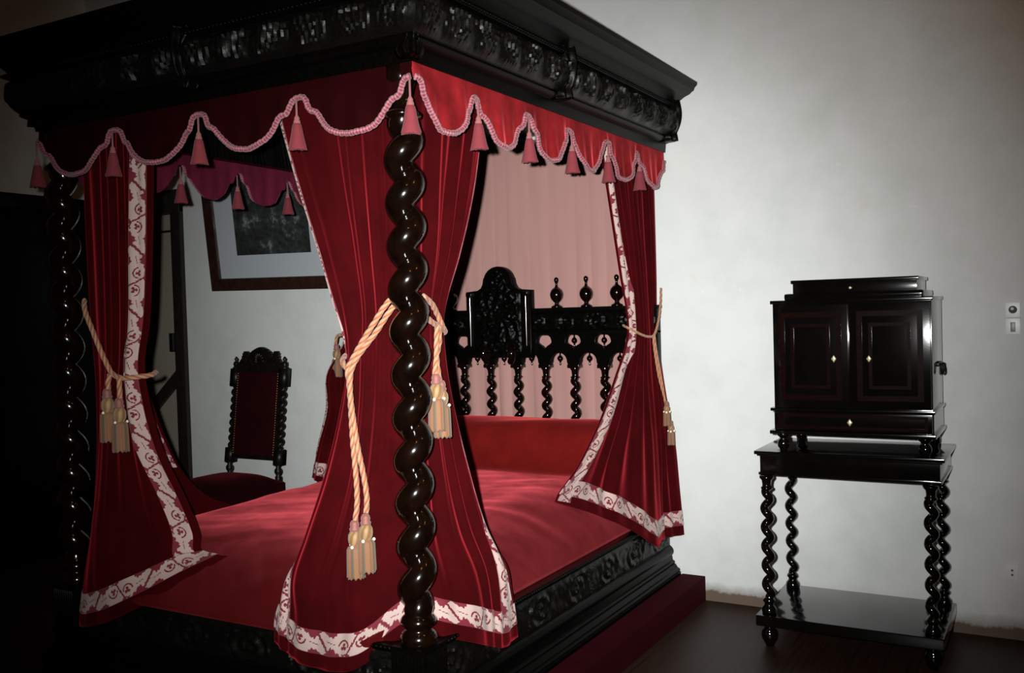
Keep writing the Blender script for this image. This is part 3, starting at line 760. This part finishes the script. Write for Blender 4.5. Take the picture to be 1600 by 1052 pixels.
rw3(.68, (-1.905, 3.70, .705), (-1.845, 3.93, .66), (-1.768, 4.18, .60), (-1.728, 4.40, .56), (-1.755, 4.52, .56), (-1.705, 4.665, .56))
rw3(.45, (-1.930, 3.71, .665), (-1.845, 3.93, .575), (-1.765, 4.17, .455), (-1.716, 4.385, .330), (-1.750, 4.53, .335), (-1.688, 4.668, .335))
curtain('bed_curtain', 'crimson velvet curtain at the head of the bed beside the bare right wall', hr, 1, 7, AMPH, 8, ('start',), NU=260)

# head left: only its lower flare shows past the near curtain
hl = []
for r in hr: hl.append([(2*BCX-p[0], p[1], p[2]) for p in r])
hl[6] = [(-3.535, 4.10, .99), (-3.56, 4.2, .99), (-3.58, 4.3, .99), (-3.6, 4.42, .99), (-3.60, 4.52, .99), (-3.61, 4.66, .99)]
hl[7] = [(-3.515, 4.00, .82), (-3.54, 4.13, .82), (-3.58, 4.27, .82), (-3.61, 4.41, .82), (-3.60, 4.52, .82), (-3.63, 4.662, .82)]
hl[8] = [(-3.49, 3.93, .72), (-3.52, 4.07, .69), (-3.58, 4.24, .62), (-3.63, 4.4, .58), (-3.61, 4.52, .56), (-3.65, 4.665, .56)]
hl[9] = [(-3.45, 3.86, .655), (-3.51, 4.02, .58), (-3.59, 4.2, .455), (-3.645, 4.385, .34), (-3.62, 4.53, .335), (-3.66, 4.668, .335)]
curtain('bed_curtain', 'crimson velvet curtain flaring onto the bed behind the near curtain and the chair', hl, -1, 7, AMPH, 9, ('start',), NU=220, inner='hem')

# ------------------------------------------------------------------ valance
SC = [(0, 0), (.03, .005), (.062, .05), (.082, .16), (.095, .30), (.112, .355), (.15, .375), (.172, .42), (.20, .54), (.245, .70), (.31, .86), (.39, .96), (.5, 1.0)]
def scallop(u):
    u = np.abs(((u+.5) % 1.0)-.5); return np.interp(u, *zip(*SC))
def valance(label, a, b, n, nrm, ztop, cordside, tassel_at, m, flip=False, lift=0):
    a = np.array([*a, 0.0]); b = np.array([*b, 0.0]); L = np.linalg.norm(b-a); dirv = (b-a)/L; nrm = np.array([*nrm, 0.0])
    root = thing('valance', label, 'valance', tuple(a+np.array([0, 0, ztop])), 'scalloped valances round the canopy')
    NS = int(L/.006); s = np.linspace(0, 1, NS+1); zb = 2.243-.150*scallop(s*n)
    nv = 24; P = np.zeros((nv, NS+1, 3))
    for j in range(nv):
        v = j/(nv-1); z = ztop+(zb-ztop)*v
        wav = .006*np.sin(s*n*2*PI*1.5+1)*v+.004*np.sin(s*n*2*PI*4.3)*v+.010*v*v*np.abs(np.sin(s*n*PI))
        P[j] = a+dirv*(s*L)[:, None]+nrm*wav[:, None]; P[j, :, 2] = z
    solid(MB().grid(P, flip).build('scalloped_skirt', m, root), .004)
    C = P[-1]+nrm*(.006+lift*.4)*cordside+np.array([0, 0, lift])
    sm = C.copy(); k = 5
    for _ in range(1): sm[1:-1] = (sm[:-2]+2*sm[1:-1]+sm[2:])/4
    rope('cord_trim', sm[::2], .0105, M_CORD, root, pitch=.042, strands=2, n=12, depth=.22, step=.0035, weave=True)
    for t in tassel_at:
        p = a+dirv*(t/n*L)+nrm*.016*cordside+np.array([0, 0, 2.236]); silk_tassel(p, root)
    return root
def silk_tassel(p, root):
    x, y, z = p; mb = MB()
    n = 28; prof = [(.010, -.082), (.014, -.088), (.0165, -.10), (.0205, -.125), (.0255, -.150), (.0295, -.166), (.031, -.172), (.001, -.170)]
    V = []; F = []
    for (r, h) in prof:
        for i in range(n):
            a = 2*PI*i/n; rr = r*(1+.07*math.cos(a*14/1))*(1 if r > .012 else 1); hh = h-(.004*math.sin(i*2.4+x*50) if h < -.165 and r > .01 else 0)
            V.append((x+rr*math.cos(a), y+rr*math.sin(a), z+hh))
    for j in range(len(prof)-1):
        for i in range(n): F.append((j*n+i, (j+1)*n+i, (j+1)*n+(i+1) % n, j*n+(i+1) % n))
    F.append(tuple(range(n)))
    t = mb.add(V, F).build('tassel', M_TAS, root, origin=(x, y, z))
    h = MB(); h.lathe([(.0035, 0), (.0035, -.055), (.006, -.060), (.0095, -.066), (.0085, -.071), (.0115, -.076), (.012, -.083), (.009, -.088)][::-1], (x, y, z), 12)
    h.build('tassel_head', M_TASH, t)
valance('crimson scalloped valance painted dark where its nap loses the light, with pink cord and tassels along the foot of the canopy', (CBX0+.012, CBY0+.010), (CBX1-.004, CBY0+.010), 4, (0, -1), 2.30, 1, (0, 1, 2, 3, 4), M_VAL)
valance('crimson scalloped valance painted bright where its nap catches the light, with pink cord along the right side of the canopy', (CBX1-.006, CBY0+.010), (CBX1-.006, 4.672), 6, (1, 0), 2.30, 1, (1, 2, 3, 4, 5), M_VALS, True)
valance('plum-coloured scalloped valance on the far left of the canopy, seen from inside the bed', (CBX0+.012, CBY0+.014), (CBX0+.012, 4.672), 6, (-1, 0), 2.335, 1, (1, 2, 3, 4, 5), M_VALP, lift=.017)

# ------------------------------------------------------------------ tiebacks
def big_tassel(p, root, sc=1.0):
    x, y, z = p; n = 40
    prof = [(.012, -.078), (.022, -.082), (.0265, -.092), (.0275, -.12), (.028, -.150), (.0285, -.176), (.0285, -.182), (.001, -.180)]
    V = []; F = []; att = []
    for (r, h) in prof:
        for i in range(n):
            a = 2*PI*i/n; rr = r*(1+.055*math.cos(a*10)); hh = h-(.005*math.sin(i*1.7+x*90) if h < -.174 and r > .01 else 0)
            V.append((x+sc*rr*math.cos(a), y+sc*rr*math.sin(a), z+sc*hh)); att.append(.5+.5*math.cos(a*5))
    for j in range(len(prof)-1):
        for i in range(n): F.append((j*n+i, (j+1)*n+i, (j+1)*n+(i+1) % n, j*n+(i+1) % n))
    F.append(tuple(range(n)))
    t = obj('tassel', V, F, M_GFR, root, origin=p); set_attr(t, 'strand', att)
    kp = [(.009, -.030), (.016, -.034), (.0215, -.044), (.0225, -.056), (.021, -.068), (.016, -.078), (.014, -.084)]
    mb = MB().lathe([(r*sc, h*sc) for r, h in kp[::-1]], p, 24); k = mb.build('tassel_head', M_GHD, t)
    co = np.concatenate(mb.V)-np.array(p); an = np.arctan2(co[:, 1], co[:, 0]); set_attr(k, 'strand', .5+.5*np.cos(an*6+co[:, 2]*450))
    mb = MB().lathe([(r*sc, h*sc) for r, h in [(.009, .002), (.013, -.004), (.015, -.012), (.0135, -.019), (.017, -.024), (.0165, -.030), (.010, -.034)][::-1]], p, 20); mb.build('tassel_collar', M_PINKB, t)
    for q in range(3):
        a = 2*PI*q/3-PI/2+.25; c = (x+sc*.0245*math.cos(a), y+sc*.0245*math.sin(a), z-.080*sc)
        MB().lathe([(.001, -.006), (.0045, -.0035), (.006, 0), (.0045, .0035), (.001, .006)], c, 10).build('tassel_button', M_BTN, t, origin=c)
def tieback(label, ropes, tassels, r=.0105, sc=1.0):
    root = thing('curtain_tieback', label, 'tieback', tuple(ropes[0][0]), 'rope tiebacks of the bed curtains')
    for pts in ropes: rope('rope', pts, r, M_ROPE, root, pitch=.10, strands=3)
    for p in tassels: big_tassel(p, root, sc)
    return root
# foot side of the near curtain
Yr = 2.512
tieback('peach rope tieback with two tassels hanging on the foot side of the near curtain', [
    [(-1.862, 2.565, 1.572), (-1.885, 2.520, 1.555), (-1.955, Yr-.008, 1.470), (-2.045, Yr-.012, 1.352), (-2.062, Yr-.012, 1.325), (-2.058, Yr-.012, 1.28), (-2.048, Yr-.016, 1.1), (-2.028, Yr-.028, .88), (-2.022, Yr-.048, .828)],
    [(-1.862, 2.580, 1.555), (-1.878, 2.530, 1.535), (-1.945, Yr, 1.450), (-2.040, Yr-.016, 1.330), (-2.046, Yr-.022, 1.28), (-2.028, Yr-.022, 1.1), (-1.985, Yr-.030, .90), (-1.977, Yr-.046, .856)],
    [(-2.058, Yr-.014, 1.322), (-2.095, Yr+.004, 1.345), (-2.126, 2.565, 1.365), (-2.140, 2.640, 1.372), (-2.10, 2.69, 1.38)]],
    [(-2.022, Yr-.052, .828), (-1.977, Yr-.050, .852)], .0098, 1.02)
# right side of the near curtain
tieback('peach rope tieback with tassel on the right side of the near curtain', [
    [(-1.800, 2.575, 1.560), (-1.812, 2.640, 1.535), (-1.828, 2.690, 1.505), (-1.838, 2.74, 1.455), (-1.862, 2.785, 1.435), (-1.90, 2.782, 1.43)],
    [(-1.803, 2.580, 1.500), (-1.815, 2.640, 1.475), (-1.826, 2.690, 1.462), (-1.838, 2.74, 1.448)],
    [(-1.826, 2.690, 1.465), (-1.818, 2.672, 1.42), (-1.812, 2.660, 1.34), (-1.806, 2.664, 1.275)],
    [(-1.828, 2.700, 1.465), (-1.820, 2.690, 1.41), (-1.815, 2.664, 1.36), (-1.808, 2.640, 1.30)]],
    [(-1.803, 2.668, 1.275), (-1.804, 2.640, 1.30)], .0098, 1.02)
# far left foot curtain
tieback('dull gold rope tieback with two tassels on the far left foot curtain', [
    [(-3.475, 2.555, 1.60), (-3.44, 2.530, 1.56), (-3.371, 2.512, 1.47), (-3.30, 2.510, 1.352), (-3.258, 2.508, 1.302), (-3.20, 2.506, 1.285), (-3.14, 2.520, 1.288), (-3.118, 2.575, 1.292), (-3.15, 2.63, 1.30)],
    [(-3.262, 2.500, 1.300), (-3.266, 2.494, 1.27), (-3.268, 2.494, 1.24)],
    [(-3.205, 2.497, 1.285), (-3.198, 2.492, 1.25), (-3.194, 2.490, 1.205)]],
    [(-3.268, 2.488, 1.24), (-3.194, 2.484, 1.205)], .0105, 1.12)
# head right
tieback('thin gold rope tieback on the head curtain by the right wall', [
    [(-1.775, 4.655, 1.60), (-1.765, 4.62, 1.535), (-1.755, 4.56, 1.44), (-1.755, 4.49, 1.365), (-1.758, 4.42, 1.360), (-1.768, 4.36, 1.372), (-1.782, 4.305, 1.392), (-1.815, 4.292, 1.41), (-1.85, 4.33, 1.42)],
    [(-1.755, 4.495, 1.370), (-1.750, 4.50, 1.30), (-1.738, 4.53, 1.15), (-1.722, 4.555, .99), (-1.712, 4.57, .93)],
    [(-1.757, 4.485, 1.365), (-1.752, 4.488, 1.29), (-1.740, 4.510, 1.15), (-1.727, 4.535, 1.06), (-1.722, 4.54, 1.03)]],
    [(-1.708, 4.572, .93), (-1.716, 4.54, 1.03)], .0062, .66)
# head left: one tassel shows at the edge of the near curtain
tieback('small shaded tassel tieback of the head curtain beyond the near curtain edge', [
    [(-3.60, 4.60, 1.50), (-3.60, 4.45, 1.42), (-3.58, 4.33, 1.40), (-3.565, 4.25, 1.395), (-3.54, 4.235, 1.40)],
    [(-3.572, 4.25, 1.395), (-3.570, 4.235, 1.37), (-3.566, 4.225, 1.345)]],
    [(-3.562, 4.225, 1.345)], .0095, 1.0)

# ------------------------------------------------------------------ carpeted step
mb = MB(); mb.box(-1.712, -1.588, 2.05, WY-.004, 0, .126, .006)
tag(sharp(mb.build('carpeted_step', M_STEP)), 'low dark red carpeted step along the right side of the bed', 'step')

# ------------------------------------------------------------------ cabinet stand
SX0, SX1, SY0, SY1 = -1.168, -.424, 4.205, 4.655
stand = thing('cabinet_stand', 'black stand with barley-twist legs and low shelf carrying the ebony cabinet', 'stand', ((SX0+SX1)/2, (SY0+SY1)/2, 0))
mb = MB(); mb.box(SX0-.014, SX1+.014, SY0-.020, SY1+.010, .842, .858, .005); mb.box(SX0-.004, SX1+.004, SY0-.008, SY1, .834, .843, .003)
sharp(mb.build('table_top', M_EBON, stand))
mb = MB(); mb.box(SX0+.006, SX1-.006, SY0+.004, SY1-.006, .758, .836, .003); mb.box(SX0, SX1, SY0-.002, SY1, .750, .762, .003)
sharp(mb.build('apron', M_EBON, stand))
mb = MB(); mb.box(SX0-.006, SX1+.006, SY0-.075, SY1+.0, .098, .146, .006)
sharp(mb.build('shelf', M_EBON, stand))
LX = (SX0+.040, SX1-.040); LY = (SY0-.02, SY1-.04)
for ix, lx in enumerate(LX):
    for iy, ly in enumerate(LY):
        mb = MB(); mb.lathe([(.030, .752), (.031, .742), (.022, .732), (.019, .715), (.019, .705), (.025, .700), (.025, .694), (.018, .688)][::-1], (lx, ly, 0), 18)
        mb.add(*twist((lx, ly), .205, .70, .0178, .0125, .0835, -1, {0: 2.2, 1: 1.2}[ix]+iy*.9, 18, .03, .0045))
        mb.lathe([(.018, .215), (.026, .205), (.027, .198), (.020, .190), (.020, .182), (.031, .168), (.033, .156), (.030, .144)][::-1], (lx, ly, 0), 18)
        mb.build('leg', M_EBON, stand, origin=(lx, ly, .146))
        MB().lathe([(.014, .1), (.024, .094), (.018, .086), (.033, .066), (.037, .05), (.034, .032), (.022, .012), (.018, 0)][::-1], (lx, ly, 0), 18).build('bun_foot', M_EBON, stand, origin=(lx, ly, 0))

# ------------------------------------------------------------------ cabinet
KX0, KX1, KY0, KY1 = -1.098, -.452, 4.215, 4.600
KC = (KX0+KX1)/2
cab = thing('ebony_cabinet', 'black two-door ebony cabinet with diamond escutcheons standing on twist-leg stand', 'cabinet', (KC, (KY0+KY1)/2, .858))
mb = MB(); mb.box(KX0+.002, KX1-.002, KY0+.012, KY1, 1.040, 1.500, .002); mb.box(KX0-.008, KX1+.004, KY0+.004, KY1, 1.500, 1.516, .004)
mb.box(KX0+.0, KX1-.0, KY0+.02, KY1, .948, 1.04)
mb.box(KX0-.016, KX1+.010, KY0-.014, KY1+.004, .933, .950, .005); mb.box(KX0-.012, KX1+.008, KY0-.010, KY1+.002, 1.034, 1.048, .004)
sharp(mb.build('case', M_EBON, cab))
mb = MB(); mb.box(KX0+.045, KX1-.032, KY0+.035, KY1-.02, 1.514, 1.545, .014)
mb.box(KX0+.082, KX1-.060, KY0+.05, KY1-.04, 1.540, 1.588, .002); mb.box(KX0+.074, KX1-.052, KY0+.042, KY1-.03, 1.586, 1.602, .005)
cap = sharp(mb.build('stepped_top', M_EBON, cab))
MB().lathe([(.001, -.003), (.006, -.002), (.006, .003), (.001, .004)], (KC, KY0+.048, 1.562), 12, 'y').build('lock', M_BRASS, cap)
def diamond(x, y, z, w, h, parent):
    mb = MB(); nn = 4; V = []
    for s, yy in ((1, y), (.7, y-.005)):
        V += [(x-w*s, yy, z), (x, yy, z-h*s), (x+w*s, yy, z), (x, yy, z+h*s)]
    V.append((x, y-.007, z)); mb.add(V, [(0, 1, 5, 4), (1, 2, 6, 5), (2, 3, 7, 6), (3, 0, 4, 7), (4, 5, 8), (5, 6, 8), (6, 7, 8), (7, 4, 8)])
    mb.build('escutcheon', M_BRASS, parent, False)
def inlay(x0, x1, z0, z1, w, y, parent):
    mb = MB()
    for (a, b, c, d) in ((x0, x1, z0, z0+w), (x0, x1, z1-w, z1), (x0, x0+w, z0+w, z1-w), (x1-w, x1, z0+w, z1-w)): mb.box(a, b, y-.0025, y, c, d)
    mb.build('inlay_banding', M_ROSE, parent, False)
for s, x0, x1, kx in ((0, KX0+.006, KC-.003, -.838), (1, KC+.003, KX1-.006, -.696)):
    dd = sharp(MB().box(x0, x1, KY0-.004, KY0+.016, 1.052, 1.494, .0025).build('cabinet_door', M_EBON, cab))
    inlay(x0+.028, x1-.028, 1.085, 1.462, .022, KY0-.003, dd); inlay(x0+.075, x1-.075, 1.135, 1.412, .014, KY0-.003, dd)
    diamond(kx, KY0-.004, 1.262, .0115, .0165, dd)
dd = sharp(MB().box(KX0+.004, KX1-.004, KY0-.004, KY0+.03, .953, 1.032, .002).build('drawer', M_EBON, cab))
inlay(KX0+.02, KX1-.02, .962, 1.024, .012, KY0-.003, dd); diamond(KC-.003, KY0-.004, .992, .0115, .0165, dd)
for x in (KX0+.035, KX1-.035):
    for y in (KY0+.02, KY1-.03):
        MB().lathe([(.016, 0), (.017, .008), (.024, .018), (.026, .032), (.022, .046), (.013, .054), (.020, .062), (.028, .068), (.028, .078)], (x, y, .858), 18).build('bun_foot', M_EBON, cab, origin=(x, y, .858))
mb = MB(); xr = KX1-.002
mb.box(xr, xr+.012, 4.37, 4.47, 1.222, 1.236, .003)
for y in (4.385, 4.455): mb.lathe([(.010, 0), (.010, .01), (.005, .012), (.005, .022), (.001, .024)], (xr, y, 1.229), 12, 'x')
mb.add(*tube(path([(xr+.018, 4.385, 1.229), (xr+.022, 4.388, 1.20), (xr+.022, 4.40, 1.19), (xr+.022, 4.42, 1.192), (xr+.022, 4.44, 1.19), (xr+.022, 4.452, 1.20), (xr+.018, 4.455, 1.229)]), .0055, 10))
mb.build('carrying_handle', M_IRON, cab)

# ------------------------------------------------------------------ chair
CX, CY = -4.32, 4.33
chair = thing('side_chair', 'dark high-backed side chair with maroon upholstery and carved crest against the back wall', 'chair', (CX, CY-.2, 0))
W2 = .225
def back_y(z): return CY-.03+(z-.5)*.14
for s in (-1, 1):
    x = CX+s*(W2-.022); mb = MB()
    V, F = twist((x, 0), .70, 1.09, .0155, .0085, .047, s, 0, 14, .02, .004); V = np.array(V); V[:, 1] += back_y(V[:, 2]); mb.add(V, F)
    def hexb(w, z0, z1):
        V = [(x+a*w, back_y(z)+b*w, z) for z in (z0, z1) for b in (-1, 1) for a in (-1, 1)]
        mb.add(V, [(0, 2, 3, 1), (4, 5, 7, 6), (0, 1, 5, 4), (2, 6, 7, 3), (0, 4, 6, 2), (1, 3, 7, 5)])
    hexb(.026, .615, .705); hexb(.026, 1.085, 1.195)
    for (z, r) in ((.60, .014), (.59, .020), (.575, .024), (.56, .018), (.545, .02)): pass
    mb.lathe([(.020, .50), (.020, .545), (.013, .553), (.023, .572), (.022, .588), (.012, .602), (.020, .618)], (x, back_y(.56), 0), 14)
    mb.lathe([(.022, 1.19), (.025, 1.20), (.016, 1.206), (.021, 1.220), (.016, 1.234), (.008, 1.24), (.013, 1.252), (.007, 1.262), (.001, 1.270)], (x, back_y(1.2), 0), 14)
    mb.box(x-.020, x+.020, back_y(.5)-.02, back_y(.5)+.02, .0, .52, .004)
    mb.build('back_post', M_CHAIR, chair)
panel = MB(); nx, nz = 20, 30; X, Z = np.meshgrid(np.linspace(CX-W2+.05, CX+W2-.05, nx), np.linspace(.665, 1.175, nz))
bul = .022*(1-((X-CX)/(W2-.05))**4)*(1-((Z-.92)/.257)**4)
P = np.stack([X, back_y(Z)-.016-bul, Z], -1); panel.grid(P, True); Pb = P.copy(); Pb[..., 1] = back_y(Z)+.016; panel.grid(Pb)
bp = panel.build('back_panel', M_CHV, chair)
mb = MB(); fx0, fx1 = CX-W2+.032, CX+W2-.032
def bar(x0, x1, z0, z1):
    V = [(x, back_y(z)+yy, z) for z in (z0, z1) for yy in (-.02, .018) for x in (x0, x1)]
    mb.add(V, [(0, 2, 3, 1), (4, 5, 7, 6), (0, 1, 5, 4), (2, 6, 7, 3), (0, 4, 6, 2), (1, 3, 7, 5)])
bar(fx0, fx1, .645, .668); bar(fx0, fx1, 1.172, 1.20); bar(fx0, fx0+.02, .66, 1.18); bar(fx1-.02, fx1, .66, 1.18)
mb.build('back_frame', M_CHAIR, chair, False)
mb = MB()
for x in (CX-W2+.058, CX+W2-.058):
    for k in range(34): mb.lathe([(.005, 0), (.003, -.004), (.0005, -.005)], (x, back_y(.675+k*.0148)-.017, .675+k*.0148), 6, 'y')
mb.build('nail_trim', M_NAIL, bp)
# pierced, leafy crest
def ser(pts, n=5, a=.010):
    out = []
    for (p, q) in zip(pts[:-1], pts[1:]):
        p = np.array(p); q = np.array(q); d = q-p; nrm = np.array([-d[1], d[0]])/(np.linalg.norm(d)+1e-9)
        for k in range(n): out.append(tuple(p+d*k/n+nrm*a*abs(math.sin(PI*k/n*2))))
    return out
cl = [(.20, 1.195), (.20, 1.222), (.165, 1.232), (.150, 1.250), (.140, 1.285), (.125, 1.305), (.118, 1.285), (.112, 1.268), (.095, 1.262), (.078, 1.275), (.082, 1.296), (.062, 1.290), (.056, 1.312), (.036, 1.304), (.026, 1.325), (.010, 1.312), (0, 1.330)]
outl = [(CX-.20, 1.195)]+[(CX+x, z) for x, z in ser(cl, 4, .006)]+[(CX, 1.330)]+[(CX-x, z) for x, z in ser(cl, 4, .006)][::-1]
holes = [[(CX+s*(x+r*.9*math.cos(a)), z+r*math.sin(a)) for a in np.linspace(0, 2*PI, 10, endpoint=False)] for s in (1, -1) for (x, z, r) in ((.062, 1.238, .012), (.128, 1.250, .010), (.135, 1.216, .011), (.085, 1.210, .006))]
crs = plate('crest', [outl]+holes, 0, .034, M_CHAIR, chair, .006)
for v in crs.data.vertices: v.co.y += back_y(v.co.z)-.002
mb = MB()
for k in range(9):
    a = PI*(k/8); mb.add(*tube([(CX+.012*math.cos(a), back_y(1.26)-.018, 1.235+.012*math.sin(a)), (CX+.035*math.cos(a), back_y(1.26)-.028, 1.240+.045*math.sin(a)), (CX+.048*math.cos(a), back_y(1.26)-.016, 1.245+.060*math.sin(a))], [.006, .008, .003], 8))
mb.build('crest_shell', M_CHAIR, crs)
mb = MB(); nx, ny = 26, 26; U, Vv = np.meshgrid(np.linspace(-1, 1, nx), np.linspace(0, 1, ny))
wd = W2*(1.06+.10*(1-Vv)); X = CX+U*wd; Y = (CY-.50)+Vv*.49-.03*(1-U**2)*(1-Vv)
Z = .515+.065*(1-U**4)*(1-(2*Vv-1)**4)
mb.grid(np.stack([X, Y, Z], -1)); Bt = np.stack([X, Y, np.full_like(Z, .45)], -1); mb.grid(Bt, True)
a = np.arange(nx*ny).reshape(ny, nx); ring = list(a[0])+list(a[1:, -1])+list(a[-1, -2::-1])+list(a[-2:0:-1, 0])
for p, q in zip(ring, ring[1:]+ring[:1]): mb.F.append((q, p, p+nx*ny, q+nx*ny))
sharp(mb.build('seat', M_CHV, chair), 50)
for s in (-1, 1):
    x = CX+s*(W2+.0); y = CY-.455
    mb = MB(); mb.box(x-.022, x+.022, y-.022, y+.022, .36, .455, .003); mb.add(*twist((x, y), .09, .37, .016, .008, .05, s, 0, 14, .02, .005)); mb.box(x-.022, x+.022, y-.022, y+.022, .0, .10, .003)
    mb.build('front_leg', M_CHAIR, chair)
mb = MB(); mb.add(*tube([(CX-W2+.02, CY-.455, .2), (CX+W2-.02, CY-.455, .2)], .014, 10)); mb.build('stretcher', M_CHAIR, chair)

# ------------------------------------------------------------------ framed picture, leaning out from the wall
pic = thing('framed_picture', 'large dark-framed engraving with pale blue-grey mount hanging on the back wall', 'picture', (-4.99, WY-.03, 1.70))
PW, PH, FW = 1.14, .975, .082
def pic_part(name, boxes, m, parent=pic, sm=False):
    mb = MB()
    for b in boxes: mb.box(*b[:6], b[6] if len(b) > 6 else 0)
    o = obj(name, np.concatenate(mb.V), mb.F, m, None, sm); o.parent = parent
    return o
fr = pic_part('frame', [(0, PW, -.02, .014, 0, FW, .006), (0, PW, -.02, .014, PH-FW, PH, .006), (0, FW, -.02, .014, FW-.008, PH-FW+.008, .006), (PW-FW, PW, -.02, .014, FW-.008, PH-FW+.008, .006)], M_FRAME)
pic_part('mount', [(FW-.01, PW-FW+.01, .004, .010, FW-.01, PH-FW+.01)], M_MAT)
pic_part('engraving', [(FW+.168, PW-FW-.168, .0025, .005, FW+.150, PH-FW-.146)], M_PRINT)
pic_part('glass', [(FW-.01, PW-FW+.01, -.006, -.003, FW-.01, PH-FW+.01)], M_GLASS)
pic.rotation_euler = (math.radians(6.8), math.radians(1.1), 0)

# ------------------------------------------------------------------ armoire, lost in the dark at the left
arm = thing('armoire', 'tall black armoire in shadow against the left wall behind the foot post', 'armoire', (-5.93, 3.45, 0))
AX0, AX1, AY0, AY1, AZ = -6.235, -5.66, 2.42, 4.52, 2.33
sharp(MB().box(AX0, AX1-.03, AY0+.03, AY1-.03, .08, AZ-.08, .004).build('carcase', M_CARV, arm))
sharp(MB().box(AX0, AX1+.03, AY0-.03, AY1+.03, AZ-.09, AZ, .02).build('cornice', M_CARV, arm))
sharp(MB().box(AX0, AX1, AY0, AY1, .0, .09, .006).build('plinth', M_CARV, arm))
ym = (AY0+AY1)/2
for y0, y1 in ((AY0+.05, ym-.004), (ym+.004, AY1-.05)):
    mb = MB().box(AX1-.035, AX1-.005, y0, y1, .12, AZ-.12, .004)
    for z0, z1 in ((.25, 1.0), (1.12, AZ-.25)): mb.box(AX1-.01, AX1+.006, y0+.09, y1-.09, z0, z1, .006)
    dd = sharp(mb.build('armoire_door', M_CARV, arm))
    MB().lathe([(.006, 0), (.006, .012), (.014, .018), (.012, .028), (.001, .032)], (AX1-.005, (y1-.04) if y0 < ym-.3 else (y0+.04), 1.1), 12, 'x').build('knob', M_IRON, dd)

# ------------------------------------------------------------------ switch and socket
sw = thing('light_switch', 'pale double switch plate with round knob on the right wall section', 'switch', (-.179, WY, 1.41))
sharp(MB().box(-.209, -.150, WY-.012, WY, 1.413, 1.480, .003).build('upper_plate', M_PLAST, sw)); 
kk = MB().lathe([(.001, -.030), (.010, -.028), (.012, -.018), (.0165, -.014), (.017, 0)], (-.179, WY-.011, 1.448), 18, 'y').build('knob', M_DARK, sw)
MB().lathe([(.001, -.006), (.006, -.004), (.007, 0)], (-.180, WY-.040, 1.452), 12, 'y').build('knob_cap', M_PLAST, kk)
sharp(MB().box(-.209, -.150, WY-.012, WY, 1.340, 1.411, .003).build('lower_plate', M_PLAST, sw))
sharp(MB().box(-.189, -.170, WY-.017, WY-.011, 1.352, 1.394, .002).build('rocker', M_DARK, sw))
so = thing('wall_socket', 'small pale wall socket low down beneath the light switch', 'socket', (-.2, WY, .3))
sharp(MB().box(-.222, -.172, WY-.010, WY, .268, .333, .003).build('plate', M_PLAST, so))
for z in (.288, .308): MB().lathe([(.001, -.002), (.005, -.0015), (.005, .001)], (-.197, WY-.0095, z), 10, 'y').build('pin_hole', M_DARK, so)

# ------------------------------------------------------------------ light: the camera's flash, weak warm room lamps
FLASH = 1040
w = bpy.data.worlds.new('world'); S.world = w; w.use_nodes = True
w.node_tree.nodes['Background'].inputs[0].default_value = (.6, .7, .8, 1); w.node_tree.nodes['Background'].inputs[1].default_value = .004
ld = bpy.data.lights.new('camera_flash', 'SPOT'); fl_o = bpy.data.objects.new('camera_flash', ld); COL.objects.link(fl_o)
FP = CAM-CR*.10-CD*.05+CF*.05
fl_o.location = FP
tgt = CAM+(CF+CR*(40/FPX)+CD*(28/FPX))*5
dv = Vector(tgt-FP).normalized(); fl_o.rotation_euler = dv.to_track_quat('-Z', 'Y').to_euler()
ld.energy = FLASH*.65; ld.spot_size = math.radians(70); ld.spot_blend = 1.0; ld.shadow_soft_size = .018; ld.color = (1.0, 1.0, .99)
ld2 = ld.copy(); ld2.energy = FLASH*.6; ld2.spot_size = math.radians(48)        # the hot centre of the flash beam
o2 = bpy.data.objects.new('camera_flash', ld2); COL.objects.link(o2); o2.location = fl_o.location; o2.rotation_euler = fl_o.rotation_euler
for p, e in (((-.55, .85, 3.4), 9.0), ((.35, 2.3, 3.4), 9.0)):
    q = bpy.data.lights.new('ceiling_lamp', 'POINT'); qo = bpy.data.objects.new('ceiling_lamp', q); COL.objects.link(qo)
    qo.location = p; q.energy = e; q.color = (1, .42, .10); q.shadow_soft_size = .07

S.view_settings.view_transform = 'Standard'; S.view_settings.look = 'None'; S.view_settings.gamma = 1
S.view_settings.use_curve_mapping = False; S.view_settings.exposure = 0
